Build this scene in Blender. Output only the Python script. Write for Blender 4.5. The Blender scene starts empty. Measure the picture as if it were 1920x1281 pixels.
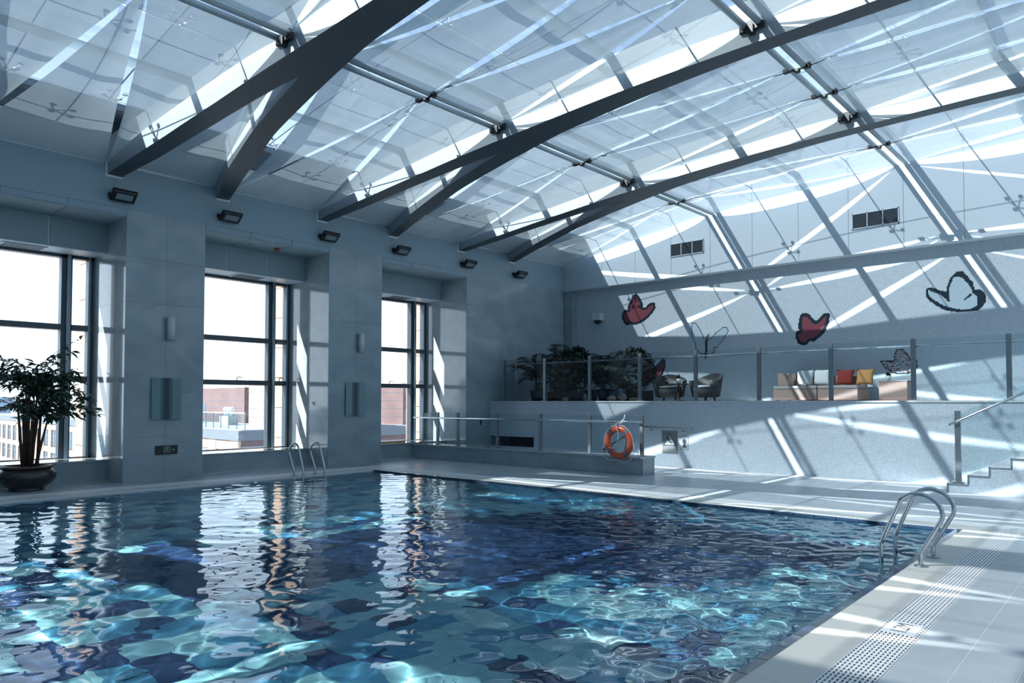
import bpy, bmesh, math, random
import numpy as np
from mathutils import Vector, Matrix
random.seed(7); rng = np.random.default_rng(5)
PI = math.pi
C = bpy.context.scene.collection
SC = bpy.context.scene

# ------------------------------------------------------------------ camera
yaw, pitch, roll = math.radians(41.17099), math.radians(1.8116), math.radians(-0.0275)
F = Vector((-math.sin(yaw)*math.cos(pitch), math.cos(yaw)*math.cos(pitch), math.sin(pitch)))
R0 = Vector((math.cos(yaw), math.sin(yaw), 0)); U0 = R0.cross(F)
R = math.cos(roll)*R0+math.sin(roll)*U0; U = -math.sin(roll)*R0+math.cos(roll)*U0
cd = bpy.data.cameras.new('camera'); cam = bpy.data.objects.new('camera', cd); C.objects.link(cam)
cam.matrix_world = Matrix(((R.x, U.x, -F.x, 0), (R.y, U.y, -F.y, 0), (R.z, U.z, -F.z, 1.6), (0, 0, 0, 1)))
cd.sensor_width = 36; cd.lens = 1338.77/1920*36
cd.shift_x = -30.65/1920; cd.shift_y = 70.7/1920
cd.clip_start = .05; cd.clip_end = 3000
SC.camera = cam

# ------------------------------------------------------------------ sky, sun, exposure
w = bpy.data.worlds.new('sky'); SC.world = w; w.use_nodes = True
nt = w.node_tree; nt.nodes.clear()
wo = nt.nodes.new('ShaderNodeOutputWorld'); bg = nt.nodes.new('ShaderNodeBackground')
tc = nt.nodes.new('ShaderNodeTexCoord'); sx = nt.nodes.new('ShaderNodeSeparateXYZ'); cr = nt.nodes.new('ShaderNodeValToRGB')
nt.links.new(tc.outputs['Generated'], sx.inputs[0]); nt.links.new(sx.outputs['Z'], cr.inputs[0])
nt.links.new(cr.outputs[0], bg.inputs[0]); nt.links.new(bg.outputs[0], wo.inputs[0])
e = cr.color_ramp.elements
e[0].position = 0.0; e[0].color = (1.9, 2.08, 2.25, 1)
e[1].position = 1.0; e[1].color = (.22, .37, .62, 1)
n = e.new(.12); n.color = (1.55, 1.75, 2.0, 1)
n = e.new(.45); n.color = (.42, .57, .80, 1)
bg.inputs[1].default_value = 1.25
SUN_DIR = Vector((.555, .95, -1.0)).normalized()
sl = bpy.data.lights.new('sun', 'SUN'); so = bpy.data.objects.new('sun', sl); C.objects.link(so)
sl.energy = 19.0; sl.angle = math.radians(.53); sl.color = (1.0, .955, .89)
so.rotation_euler = SUN_DIR.to_track_quat('-Z', 'Y').to_euler()
so.location = (-30, -40, 40)
SC.view_settings.view_transform = 'Standard'; SC.view_settings.look = 'None'
SC.view_settings.exposure = 0.0; SC.view_settings.gamma = 1.0
SC.view_settings.use_curve_mapping = False
cy = SC.cycles
cy.use_denoising = True
cy.max_bounces = 10; cy.transparent_max_bounces = 24; cy.diffuse_bounces = 5; cy.glossy_bounces = 4; cy.transmission_bounces = 8
cy.sample_clamp_indirect = 6.0; cy.caustics_reflective = False; cy.caustics_refractive = True; cy.blur_glossy = .5

# ------------------------------------------------------------------ materials
M = {}
def nn(t, typ, **kw):
    x = t.nodes.new(typ)
    for k, v in kw.items(): setattr(x, k, v)
    return x
def base(name, col, rough=.5, metal=0.0, spec=.5, coat=0.0):
    m = bpy.data.materials.new(name); m.use_nodes = True; t = m.node_tree
    b = t.nodes['Principled BSDF']
    b.inputs['Base Color'].default_value = (*col, 1); b.inputs['Roughness'].default_value = rough
    b.inputs['Metallic'].default_value = metal; b.inputs['Specular IOR Level'].default_value = spec
    b.inputs['Coat Weight'].default_value = coat
    M[name] = m
    return m, t, b
def noisecol(name, c1, c2, scale=3.0, rough=.5, stretch=(1, 1, 1), bump=0.0, detail=4, perobj=0.0, metal=0, spec=.5, coat=0, lo=.35, hi=.65):
    m, t, b = base(name, c1, rough, metal, spec, coat)
    g = nn(t, 'ShaderNodeNewGeometry'); mp = nn(t, 'ShaderNodeMapping'); mp.inputs['Scale'].default_value = stretch
    nz = nn(t, 'ShaderNodeTexNoise'); nz.inputs['Scale'].default_value = scale; nz.inputs['Detail'].default_value = detail
    r = nn(t, 'ShaderNodeValToRGB'); r.color_ramp.elements[0].color = (*c1, 1); r.color_ramp.elements[1].color = (*c2, 1)
    r.color_ramp.elements[0].position = lo; r.color_ramp.elements[1].position = hi
    t.links.new(g.outputs['Position'], mp.inputs[0]); t.links.new(mp.outputs[0], nz.inputs['Vector'])
    t.links.new(nz.outputs['Fac'], r.inputs[0])
    out = r.outputs[0]
    if perobj:
        oi = nn(t, 'ShaderNodeObjectInfo'); mr = nn(t, 'ShaderNodeMapRange')
        mr.inputs['To Min'].default_value = 1-perobj; mr.inputs['To Max'].default_value = 1+perobj
        t.links.new(oi.outputs['Random'], mr.inputs['Value'])
        mx = nn(t, 'ShaderNodeVectorMath', operation='SCALE')
        t.links.new(out, mx.inputs[0]); t.links.new(mr.outputs[0], mx.inputs['Scale']); out = mx.outputs[0]
    t.links.new(out, b.inputs['Base Color'])
    if bump:
        bp = nn(t, 'ShaderNodeBump'); bp.inputs['Strength'].default_value = bump; bp.inputs['Distance'].default_value = .01
        t.links.new(nz.outputs['Fac'], bp.inputs['Height']); t.links.new(bp.outputs[0], b.inputs['Normal'])
    return m, t, b
noisecol('stone', (.225, .305, .35), (.29, .37, .41), 1.3, .22, (1, 1, 1.6), perobj=.03, coat=.25, detail=8)
noisecol('sill_stone', (.34, .39, .41), (.42, .47, .48), 2.5, .1, coat=.6)
noisecol('deck_tile', (.355, .405, .445), (.415, .465, .505), 2.0, .32, perobj=.03)
noisecol('grout', (.66, .70, .72), (.72, .75, .77), 30, .8)
noisecol('terrace_floor', (.5, .54, .56), (.56, .6, .62), 2, .4)
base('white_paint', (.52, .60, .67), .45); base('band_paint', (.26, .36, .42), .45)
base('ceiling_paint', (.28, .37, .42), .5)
base('joint_white', (.78, .83, .85), .5)
base('beam_sunlit', (.28, .32, .345), .38, 0, .5); base('beam_shaded', (.07, .085, .095), .42, 0, .4)  # beam grey split in two: sunlit sides and shaded undersides put into the colour
base('tube_paint', (.36, .42, .46), .35)
base('roller_cloth', (.45, .5, .53), .7)
base('black', (.012, .013, .015), .4)
base('black_bracket', (.01, .011, .012), .5)
base('frame_metal', (.055, .075, .095), .35, .3)
base('frame_light', (.23, .30, .36), .3, .6)
base('steel', (.55, .59, .62), .18, 1.0)
base('steel_brushed', (.30, .345, .375), .34, .85)
base('grate_white', (.74, .77, .80), .4)
base('dark_gap', (.03, .04, .05), .8)
base('orange', (.50, .075, .028), .32, coat=.3)
base('grey_strap', (.11, .13, .15), .5)
base('rope', (.62, .65, .67), .8)
base('sign_grey', (.17, .19, .2), .5)
base('sign_light', (.32, .38, .42), .5)
base('white_plastic', (.6, .64, .66), .4)
base('red_plastic', (.35, .05, .025), .4)
base('exit_glow', (.25, .4, .38), .5)
base('lamp_glass', (.25, .3, .32), .15)
base('sconce', (.55, .62, .62), .5)
base('frost_glass', (.20, .31, .34), .3, coat=.3)
base('frost_dark', (.05, .08, .105), .3, coat=.2); base('frost_mid', (.11, .17, .20), .3, coat=.2)
base('cushion_white', (.62, .66, .66), .9); base('cushion_red', (.22, .022, .012), .9); base('cushion_orange', (.52, .26, .09), .9)
noisecol('wicker', (.30, .20, .17), (.40, .285, .25), 60, .6, (1, 1, 6), bump=.5)
noisecol('wicker_dark', (.008, .008, .010), (.02, .02, .023), 50, .6, (1, 1, 5), bump=.6)
base('seat_pad', (.36, .33, .32), .9)
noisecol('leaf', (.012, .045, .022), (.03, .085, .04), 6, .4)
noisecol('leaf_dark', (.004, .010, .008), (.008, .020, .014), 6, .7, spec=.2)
noisecol('cane', (.035, .022, .018), (.10, .06, .045), 20, .7)
noisecol('pot_glaze', (.005, .024, .030), (.040, .022, .018), 7, .22, (1, 1, .15), coat=.15)
base('pot_rim', (.10, .055, .04), .45)
base('soil', (.02, .015, .012), .9); base('pot_blue', (.02, .04, .07), .4)
noisecol('rock', (.15, .1, .08), (.35, .28, .24), 9, .8, perobj=.2)
noisecol('wood', (.45, .24, .12), (.62, .36, .2), 14, .5, (1, .2, 1))
base('dark_blue_tile', (.022, .045, .085), .12, coat=.5)
noisecol('facade', (.44, .285, .21), (.48, .32, .24), .8, .8)
noisecol('facade_brown', (.13, .085, .085), (.16, .105, .105), .6, .8)
base('facade_trim', (.12, .14, .17), .6)
base('window_dark', (.08, .12, .16), .15)
base('roof_grey', (.38, .41, .43), .8)
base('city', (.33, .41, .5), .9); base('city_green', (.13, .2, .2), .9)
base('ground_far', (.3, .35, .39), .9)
for k, c in dict(pool_navy=(.014, .045, .13), pool_mid=(.06, .25, .40), pool_aqua=(.23, .49, .56), pool_pale=(.38, .60, .65)).items():
    noisecol(k, c, tuple(x*1.18 for x in c), 5, .5)
base('pool_grout', (.16, .36, .42), .7)
base('mosaic_navy', (.008, .022, .034), .3); base('mosaic_red', (.20, .055, .075), .3)
base('mosaic_sky', (.42, .54, .62), .3); base('mosaic_pink', (.5, .2, .2), .3)

# ribbed coping stone
m, t, b = base('coping', (.55, .56, .53), .55)
g = nn(t, 'ShaderNodeNewGeometry'); wv = nn(t, 'ShaderNodeTexWave', bands_direction='DIAGONAL'); wv.inputs['Scale'].default_value = 14
bp = nn(t, 'ShaderNodeBump'); bp.inputs['Strength'].default_value = .12; bp.inputs['Distance'].default_value = .003
t.links.new(g.outputs['Position'], wv.inputs['Vector']); t.links.new(wv.outputs['Fac'], bp.inputs['Height']); t.links.new(bp.outputs[0], b.inputs['Normal'])

# small white wall mosaic: the tesserae are under three pixels, so grid in the material
def mosaic(name, axes, c1, c2, cm):
    m, t, b = base(name, c1, .3)
    g = nn(t, 'ShaderNodeNewGeometry'); s = nn(t, 'ShaderNodeSeparateXYZ'); cb = nn(t, 'ShaderNodeCombineXYZ')
    t.links.new(g.outputs['Position'], s.inputs[0])
    t.links.new(s.outputs[axes[0]], cb.inputs['X']); t.links.new(s.outputs[axes[1]], cb.inputs['Y'])
    br = nn(t, 'ShaderNodeTexBrick'); br.offset = 0; br.squash = 1
    br.inputs['Scale'].default_value = 1; br.inputs['Brick Width'].default_value = .025; br.inputs['Row Height'].default_value = .025
    br.inputs['Mortar Size'].default_value = .0016; br.inputs['Mortar Smooth'].default_value = .1; br.inputs['Bias'].default_value = 0
    br.inputs['Color1'].default_value = (*c1, 1); br.inputs['Color2'].default_value = (*c2, 1); br.inputs['Mortar'].default_value = (*cm, 1)
    t.links.new(cb.outputs[0], br.inputs['Vector'])
    t.links.new(br.outputs['Color'], b.inputs['Base Color'])
    bp = nn(t, 'ShaderNodeBump', invert=True); bp.inputs['Strength'].default_value = .3; bp.inputs['Distance'].default_value = .002
    t.links.new(br.outputs['Fac'], bp.inputs['Height']); t.links.new(bp.outputs[0], b.inputs['Normal'])
mosaic('mosaic_wall', ('X', 'Z'), (.60, .67, .73), (.47, .545, .61), (.27, .35, .42))
mosaic('mosaic_side', ('Y', 'Z'), (.62, .68, .70), (.50, .57, .60), (.30, .38, .42))

# fabric: a woven screen that lets part of the sunlight straight through
def fabric(name, tr, open_):
    m = bpy.data.materials.new(name); m.use_nodes = True; t = m.node_tree; t.nodes.clear()
    o = nn(t, 'ShaderNodeOutputMaterial'); d = nn(t, 'ShaderNodeBsdfDiffuse'); tl = nn(t, 'ShaderNodeBsdfTranslucent'); tp = nn(t, 'ShaderNodeBsdfTransparent')
    g = nn(t, 'ShaderNodeNewGeometry'); nz = nn(t, 'ShaderNodeTexNoise'); nz.inputs['Scale'].default_value = 1.3; nz.inputs['Detail'].default_value = 6
    mp = nn(t, 'ShaderNodeMapping'); mp.inputs['Scale'].default_value = (.5, 1.6, 1)
    r = nn(t, 'ShaderNodeValToRGB'); r.color_ramp.elements[0].position = .3; r.color_ramp.elements[1].position = .7
    r.color_ramp.elements[0].color = (.58, .66, .71, 1); r.color_ramp.elements[1].color = (.68, .75, .79, 1)
    t.links.new(g.outputs['Position'], mp.inputs[0]); t.links.new(mp.outputs[0], nz.inputs['Vector']); t.links.new(nz.outputs['Fac'], r.inputs[0])
    t.links.new(r.outputs[0], d.inputs[0]); t.links.new(r.outputs[0], tl.inputs[0]); tp.inputs[0].default_value = (1, 1, 1, 1)
    m1 = nn(t, 'ShaderNodeMixShader'); m1.inputs[0].default_value = tr
    m2 = nn(t, 'ShaderNodeMixShader'); m2.inputs[0].default_value = open_
    t.links.new(d.outputs[0], m1.inputs[1]); t.links.new(tl.outputs[0], m1.inputs[2])
    t.links.new(m1.outputs[0], m2.inputs[1]); t.links.new(tp.outputs[0], m2.inputs[2]); t.links.new(m2.outputs[0], o.inputs[0])
    M[name] = m
fabric('fabric', .075, .20)

def glass(name, tint, refl=1.0):
    m = bpy.data.materials.new(name); m.use_nodes = True; t = m.node_tree; t.nodes.clear()
    o = nn(t, 'ShaderNodeOutputMaterial'); tp = nn(t, 'ShaderNodeBsdfTransparent'); gl = nn(t, 'ShaderNodeBsdfGlossy'); lw = nn(t, 'ShaderNodeLayerWeight'); lw.inputs[0].default_value = .5
    pw = nn(t, 'ShaderNodeMath', operation='POWER'); pw.inputs[1].default_value = 5; t.links.new(lw.outputs['Facing'], pw.inputs[0])
    fr = nn(t, 'ShaderNodeMath', operation='MULTIPLY_ADD'); fr.inputs[1].default_value = .9; fr.inputs[2].default_value = .045; t.links.new(pw.outputs[0], fr.inputs[0]); tp.inputs[0].default_value = (*tint, 1); gl.inputs['Roughness'].default_value = .02
    mu = nn(t, 'ShaderNodeMath', operation='MULTIPLY'); mu.inputs[1].default_value = refl
    t.links.new(fr.outputs[0], mu.inputs[0])
    mx = nn(t, 'ShaderNodeMixShader'); t.links.new(mu.outputs[0], mx.inputs[0]); t.links.new(tp.outputs[0], mx.inputs[1]); t.links.new(gl.outputs[0], mx.inputs[2])
    t.links.new(mx.outputs[0], o.inputs[0]); M[name] = m
glass('roof_glass', (.90, .96, 1.0)); glass('window_glass', (.93, .97, .99)); glass('rail_glass', (.90, .945, .955), .6)
glass('far_glass', (.8, .88, .9), .5)

m = bpy.data.materials.new('water'); m.use_nodes = True; t = m.node_tree; t.nodes.clear()
o = nn(t, 'ShaderNodeOutputMaterial'); gl = nn(t, 'ShaderNodeBsdfGlass'); gl.inputs['IOR'].default_value = 1.33; gl.inputs['Roughness'].default_value = 0
gl.inputs['Color'].default_value = (.93, .985, 1.0, 1)
t.links.new(gl.outputs[0], o.inputs[0]); M['water'] = m

# ------------------------------------------------------------------ mesh helpers
class MB:
    def __init__(s): s.v = []; s.f = []; s.m = []; s.sm = []
    def add(s, vs, fs, mi=0, smooth=False):
        k = len(s.v); s.v += [tuple(x) for x in vs]
        for f in fs: s.f.append(tuple(i+k for i in f)); s.m.append(mi); s.sm.append(smooth)
        return s
    def box(s, x0, y0, z0, x1, y1, z1, mi=0):
        if x0 > x1: x0, x1 = x1, x0
        if y0 > y1: y0, y1 = y1, y0
        if z0 > z1: z0, z1 = z1, z0
        vs = [(x0, y0, z0), (x1, y0, z0), (x1, y1, z0), (x0, y1, z0), (x0, y0, z1), (x1, y0, z1), (x1, y1, z1), (x0, y1, z1)]
        return s.add(vs, [(0, 3, 2, 1), (4, 5, 6, 7), (0, 1, 5, 4), (1, 2, 6, 5), (2, 3, 7, 6), (3, 0, 4, 7)], mi)
    def obox(s, c, size, rot=(0, 0, 0), mi=0):
        from mathutils import Euler
        E = Euler(rot).to_matrix(); c = Vector(c); h = [x/2 for x in size]; vs = []
        for z in (-1, 1):
            for x, y in ((-1, -1), (1, -1), (1, 1), (-1, 1)): vs.append(c+E @ Vector((x*h[0], y*h[1], z*h[2])))
        return s.add(vs, [(0, 3, 2, 1), (4, 5, 6, 7), (0, 1, 5, 4), (1, 2, 6, 5), (2, 3, 7, 6), (3, 0, 4, 7)], mi)
    def prism(s, pts, ax, a0, a1, mi=0, smooth=False):
        # pts 2D polygon; ax = axis of extrusion ('x','y','z')
        def P(p, a): return {'x': (a, p[0], p[1]), 'y': (p[0], a, p[1]), 'z': (p[0], p[1], a)}[ax]
        n_ = len(pts); vs = [P(p, a0) for p in pts]+[P(p, a1) for p in pts]
        fs = [tuple(range(n_))[::-1], tuple(range(n_, 2*n_))]+[(i, (i+1) % n_, (i+1) % n_+n_, i+n_) for i in range(n_)]
        return s.add(vs, fs, mi, smooth)
    def tube(s, pts, r, n_=8, mi=0, cap=True, closed=False):
        pts = [Vector(p) for p in pts]; N = len(pts); rs = r if isinstance(r, (list, tuple)) else [r]*N
        vs = []; up = None
        for i, p in enumerate(pts):
            if closed: d = pts[(i+1) % N]-pts[i-1]
            else: d = pts[min(i+1, N-1)]-pts[max(i-1, 0)]
            d = d.normalized() if d.length > 1e-9 else Vector((0, 0, 1))
            if up is None: up = Vector((0, 0, 1)) if abs(d.z) < .9 else Vector((1, 0, 0))
            a = (up-d*up.dot(d)).normalized(); b_ = d.cross(a); up = a
            for k in range(n_):
                t_ = 2*PI*k/n_; vs.append(p+(a*math.cos(t_)+b_*math.sin(t_))*rs[i])
        fs = []
        for i in range(N if closed else N-1):
            j = (i+1) % N
            for k in range(n_): fs.append((i*n_+k, i*n_+(k+1) % n_, j*n_+(k+1) % n_, j*n_+k))
        s.add(vs, fs, mi, True)
        if cap and not closed:
            k0 = len(s.v)-N*n_
            s.f.append(tuple(k0+k for k in range(n_))[::-1]); s.m.append(mi); s.sm.append(False)
            s.f.append(tuple(k0+(N-1)*n_+k for k in range(n_))); s.m.append(mi); s.sm.append(False)
        return s
    def lathe(s, prof, c=(0, 0, 0), n_=32, mi=0, smooth=True):
        vs = [(c[0]+r*math.cos(2*PI*k/n_), c[1]+r*math.sin(2*PI*k/n_), c[2]+z) for r, z in prof for k in range(n_)]
        fs = [(i*n_+k, i*n_+(k+1) % n_, (i+1)*n_+(k+1) % n_, (i+1)*n_+k) for i in range(len(prof)-1) for k in range(n_)]
        return s.add(vs, fs, mi, smooth)
    def data(s, name, mats, bevel=0):
        me = bpy.data.meshes.new(name); me.from_pydata(s.v, [], s.f)
        if isinstance(mats, str): mats = [mats]
        for k in mats: me.materials.append(M[k])
        me.polygons.foreach_set('material_index', s.m); me.polygons.foreach_set('use_smooth', s.sm)
        me.update()
        if bevel:
            bm = bmesh.new(); bm.from_mesh(me); bmesh.ops.recalc_face_normals(bm, faces=bm.faces)
            bmesh.ops.bevel(bm, geom=[x for x in bm.edges if len(x.link_faces) == 2 and x.calc_face_angle(0) > .5], offset=bevel, segments=2, affect='EDGES', profile=.5)
            bm.to_mesh(me); bm.free()
        return me
    def build(s, name, mats, parent=None, bevel=0, loc=None, rotz=0):
        return link(name, s.data(name, mats, bevel), parent, loc, rotz)
def link(name, me, parent=None, loc=None, rotz=0):
    o = bpy.data.objects.new(name, me); C.objects.link(o)
    if parent is not None: o.parent = parent
    if loc is not None: o.location = loc
    if rotz: o.rotation_euler = (0, 0, rotz)
    return o
def tag(o, label, cat, group=None, kind=None):
    if label: o['label'] = label
    if cat: o['category'] = cat
    if group: o['group'] = group
    if kind: o['kind'] = kind
    return o
def thing(name, label, cat, loc=(0, 0, 0), rotz=0, group=None):
    o = bpy.data.objects.new(name, None); C.objects.link(o); o.location = loc; o.rotation_euler = (0, 0, rotz)
    o.empty_display_size = .1
    return tag(o, label, cat, group)
def struct_empty(name, loc=(0, 0, 0)):
    o = bpy.data.objects.new(name, None); C.objects.link(o); o.location = loc; o['kind'] = 'structure'; o.empty_display_size = .1; return o
def struct(name, mb, mats, bevel=0):
    o = mb.build(name, mats, None, bevel); o['kind'] = 'structure'; return o
def copy_tree(o, loc=None, rotz=None, parent=None):
    c = o.copy(); C.objects.link(c); c.parent = parent
    if loc is not None: c.location = loc
    if rotz is not None: c.rotation_euler = (0, 0, rotz)
    for ch in list(o.children): copy_tree(ch, None, None, c)
    return c
def lerp(a, b, t): return a+(b-a)*t
def interp(tab, x): return float(np.interp(x, [p[0] for p in tab], [p[1] for p in tab]))

# key dimensions (metres, deck = 0, camera stands at the origin)
XW, XR = -15.25, 11.21          # window wall face, opposite wall
XC = -2.02                      # crown of the roof
YG, YM = 19.3, 19.6             # gable panel wall, mosaic wall
YT = 15.65                      # front of the raised terrace
YB = -8.3                       # wall behind
BEAMS = [15.52, 10.84, 6.18, 1.5, -3.17, -7.85]
PUR = [-15.25, -9.76, -4.6, .56, 5.72, 11.21]
def zb(x): return 7.26-.0070*(x-XC)**2       # underside of the beams
def zf(x): return float(np.interp(x, PUR, [6.25, 7.12, 7.5, 7.5, 7.12, 6.25]))   # shade level
def zg(x): return zb(x)+.86                  # glass level

# ================================================================== THE SETTING
# ---- window wall: columns, recesses, upper band
COLS = [(14.65, 19.62), (9.97, 11.57), (5.34, 6.9), (.68, 2.24), (-3.98, -2.42), (-8.6, -7.08)]
WINS = [(2.24, 5.34), (6.9, 9.97), (11.57, 14.65), (-2.42, .68), (-7.08, -3.98)]
b = MB()
for y0, y1 in COLS: b.box(-17.3, y0+.02, -3, XW-.03, y1-.02, 5.43)
wall_left = struct('wall_left', b, 'stone')
pan = {}
def slab(sx_, sy_, sz_, mat):
    k = (round(sx_, 3), round(sy_, 3), round(sz_, 3), mat)
    if k not in pan: pan[k] = MB().box(-sx_/2, -sy_/2, -sz_/2, sx_/2, sy_/2, sz_/2).data('panel', mat)
    return pan[k]
def put(name, x0, y0, z0, x1, y1, z1, mat, parent):
    return link(name, slab(x1-x0, y1-y0, z1-z0, mat), parent, ((x0+x1)/2, (y0+y1)/2, (z0+z1)/2))
ROWS = [0, .9, 1.8, 2.7, 3.6, 4.5, 5.43]
G = .0015
for y0, y1 in COLS[:4]:
    nk = 2 if y1-y0 < 2 else 6
    for j in range(6):
        for i in range(nk):
            a, c_ = lerp(y0, min(y1, 19.3), i/nk), lerp(y0, min(y1, 19.3), (i+1)/nk)
            put('stone_panel', XW-.03, a+(G if i else 0), ROWS[j]+G, XW, c_-(G if i < nk-1 else 0), ROWS[j+1]-G, 'stone', wall_left)
for y0, y1 in COLS[:3]:                 # polished reveals facing the pool hall entrance
    for j in range(6):
        z1 = min(ROWS[j+1], 5.30)
        for i in range(2):
            a, c_ = lerp(-17.15, XW-.03, i/2), lerp(-17.15, XW-.03, (i+1)/2)
            put('stone_panel', a+G, y0, ROWS[j]+G, c_-G, y0+.02, z1-G, 'sill_stone', wall_left)
for y0, y1 in COLS[1:4]: MB().box(-17.15, y1-.02, 0, XW-.03, y1, 5.3).build('reveal_face', 'stone', wall_left)
# upper white band
b = MB().box(-17.4, -8.6, 5.43, XW-.02, 19.32, 6.25)
for y0, y1 in WINS: b.box(-17.4, y0, 5.30, XW-.03, y1, 5.44)
b.box(-17.4, -8.6, 6.2, -15.5, 19.6, 6.95)
trim_1 = struct('trim_1', b, 'joint_white')
MB().prism([(-15.95, 6.9), (-14.35, zg(-14.35)-.03), (-14.35, zg(-14.35)+.10), (-15.95, 7.05)], 'y', -8.6, YG).build('eaves_gutter', 'facade_trim', trim_1)
seams = [-8.6, -4.2, -2.05, .45, 2.6, 5.12, 7.27, 9.76, 11.95, 14.46, 16.68, 19.3]
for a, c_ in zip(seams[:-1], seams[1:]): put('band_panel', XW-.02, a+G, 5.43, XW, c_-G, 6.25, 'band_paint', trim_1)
for y0, y1 in WINS:                     # dropped box above each window with soffit
    for k in range(3):
        a, c_ = lerp(y0, y1, k/3), lerp(y0, y1, (k+1)/3)
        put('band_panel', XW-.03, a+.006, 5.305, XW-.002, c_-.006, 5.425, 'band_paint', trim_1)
def window_box(n_, y0, y1):
    r_ = struct_empty('trim_%d' % n_)
    MB().box(-17.3, y0, 4.70, -16.36, y1, 5.29).build('box_core', 'joint_white', r_)
    for k in range(3):
        a, c_ = lerp(y0, y1, k/3), lerp(y0, y1, (k+1)/3)
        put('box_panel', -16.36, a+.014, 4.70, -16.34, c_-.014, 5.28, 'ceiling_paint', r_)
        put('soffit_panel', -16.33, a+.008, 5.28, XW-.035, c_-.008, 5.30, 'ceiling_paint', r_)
        put('soffit_panel', -17.15, a+.004, 4.685, -16.35, c_-.004, 4.70, 'white_paint', r_)
    v = MB().box(-16.95, y0+1.35, 4.668, -16.5, y0+2.1, 4.684).build('air_vent', 'white_paint', r_)
    for k in range(9): MB().box(-16.92+.048*k, y0+1.39, 4.660, -16.90+.048*k, y0+2.06, 4.672).build('louvre', 'dark_gap' if k % 2 else 'frame_light', v)
for i, (y0, y1) in enumerate(WINS): window_box(2+i, y0, y1)

# ---- windows
def window(n_, y0, y1, full=True):
    r_ = struct_empty('window_%d' % n_)
    X0, X1 = -17.24, -17.06
    fr = MB().box(X0, y0, .40, X1, y0+.10, 4.72).box(X0, y1-.10, .40, X1, y1, 4.72).box(X0, y0, 4.62, X1, y1, 4.72).box(X0, y0, .40, X1, y1, .445)
    fr.build('window_frame', 'frame_metal', r_)
    MB().box(X1-.01, y1-.10, .43, X1+.012, y1-.055, 4.7).build('frame_lip', 'frame_light', r_)
    ym = y1-.50
    MB().box(X0, ym-.10, .43, X1, ym+.10, 4.7).build('mullion', 'frame_metal', r_)
    MB().box(X1, ym-.01, .43, X1+.06, ym+.06, 4.7).build('mullion_cap', 'frame_light', r_)
    zs = [.45, 2.08, 3.16, 4.68]
    for z in zs[1:3]:
        for a, c_ in ((y0+.1, ym-.1), (ym+.1, y1-.1)):
            MB().box(X0, a, z-.06, X1+.03, c_, z+.06).build('transom', 'frame_metal', r_)
    for k in range(3):
        for a, c_ in ((y0+.1, ym-.1), (ym+.1, y1-.1)):
            MB().box(-17.17, a, zs[k]+.03, -17.155, c_, zs[k+1]-.03).build('pane', 'window_glass', r_)
    for yy in (y1-1.45, y1-.32):
        MB().tube([(-17.0, yy, 2.14), (-17.0, yy, 2.2), (-17.0, yy+.03, 2.22), (-17.0, yy+.13, 2.2)], .011, 6).build('handle', 'frame_metal', r_)
    # sill bench in front
    MB().box(-17.3, y0, -3, -16.1, y1, .40).build('bench', 'stone', r_)
    MB().box(-17.1, y0+.002, .40, -16.07, y1-.002, .43).build('sill', 'sill_stone', r_, bevel=.006)
for i, (y0, y1) in enumerate(WINS): window(i+1, y0, y1)

# ---- outer fins of the window wall, clad in pinkish panels
b = MB()
for y0, y1 in COLS: b.box(-18.0, y0+.03, -8, -17.3, y1-.03, 6.9)
wall_outer = struct('wall_outer', b, 'facade_trim')
for y0, y1 in COLS[:4]:
    for j in range(10):
        z = -.95+.8*j
        put('cladding_panel', -17.99, y0+.005, z+.008, -17.31, y0+.03, z+.792, 'facade', wall_outer)
        put('cladding_panel', -18.02, y0+.005, z+.008, -18.0, y1-.005, z+.792, 'facade', wall_outer)

# ---- gable wall
def roofpoly(x0, x1, z0, up=0, n_=24):
    xs = np.linspace(x0, x1, n_)
    return [(x0, z0)]+[(x1, z0)]+[(x, zg(x)+up) for x in xs[::-1]]
b = MB().prism(roofpoly(XW-.2, XR+.2, 5.40), 'y', YG+.02, YM+.1)
wall_back = struct('wall_back', b, 'joint_white')
xs = [-15.25]+[-4.55+1.3*k for k in range(-8, 13)]
for a, c_ in zip(xs[:-1], xs[1:]):
    MB().prism([(a+.006, 5.405), (c_-.006, 5.405), (c_-.006, zg(c_)-.05), ((a+c_)/2, zg((a+c_)/2)-.05), (a+.006, zg(a)-.05)], 'y', YG, YG+.02).build('gable_panel', 'white_paint', wall_back)
MB().box(XW-.2, YM, -.1, XR+.2, YM+.2, 5.42).build('mosaic_face', 'mosaic_wall', wall_back)
MB().box(XW, YG+.02, 0, -14.9, YM, 5.40).build('corner_pier', 'stone', wall_back)

# ---- terrace block, front wall in mosaic
b = MB()
b.box(-13.48, YT, 0, XR, YT+.2, 1.585).box(XW, YT, 0, -13.48, YT+.2, .275).box(XW, YT, .57, -13.48, YT+.2, 1.585)
wall_terrace = struct('wall_terrace', b, 'mosaic_wall')
MB().box(XW, YT+.2, 1.4, XR, YM, 1.585).build('slab', 'terrace_floor', wall_terrace)
MB().box(XW, YT+.9, 0, -13.4, YT+1, 1.4).build('slot_back', 'dark_gap', wall_terrace)
MB().box(XW, YT+.2, 0, -13.4, YT+.9, .25).build('slot_floor', 'dark_gap', wall_terrace)
for k in range(17):
    a = XW+1.5*k
    put('coping_stone', a+.002, YT-.025, 1.585, min(a+1.498, XR), YT+.3, 1.62, 'terrace_floor', wall_terrace)
for k in range(10):
    for j in range(3):
        put('paving', XW+1.5*k+.003, YT+.303+1.21*j, 1.585, XW+1.5*k+1.497, YT+.303+1.21*j+1.205, 1.615, 'terrace_floor', wall_terrace)
MB().box(XW+15.003, YT+.303, 1.585, XR, YM, 1.615).build('paving_field', 'terrace_floor', wall_terrace)

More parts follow.
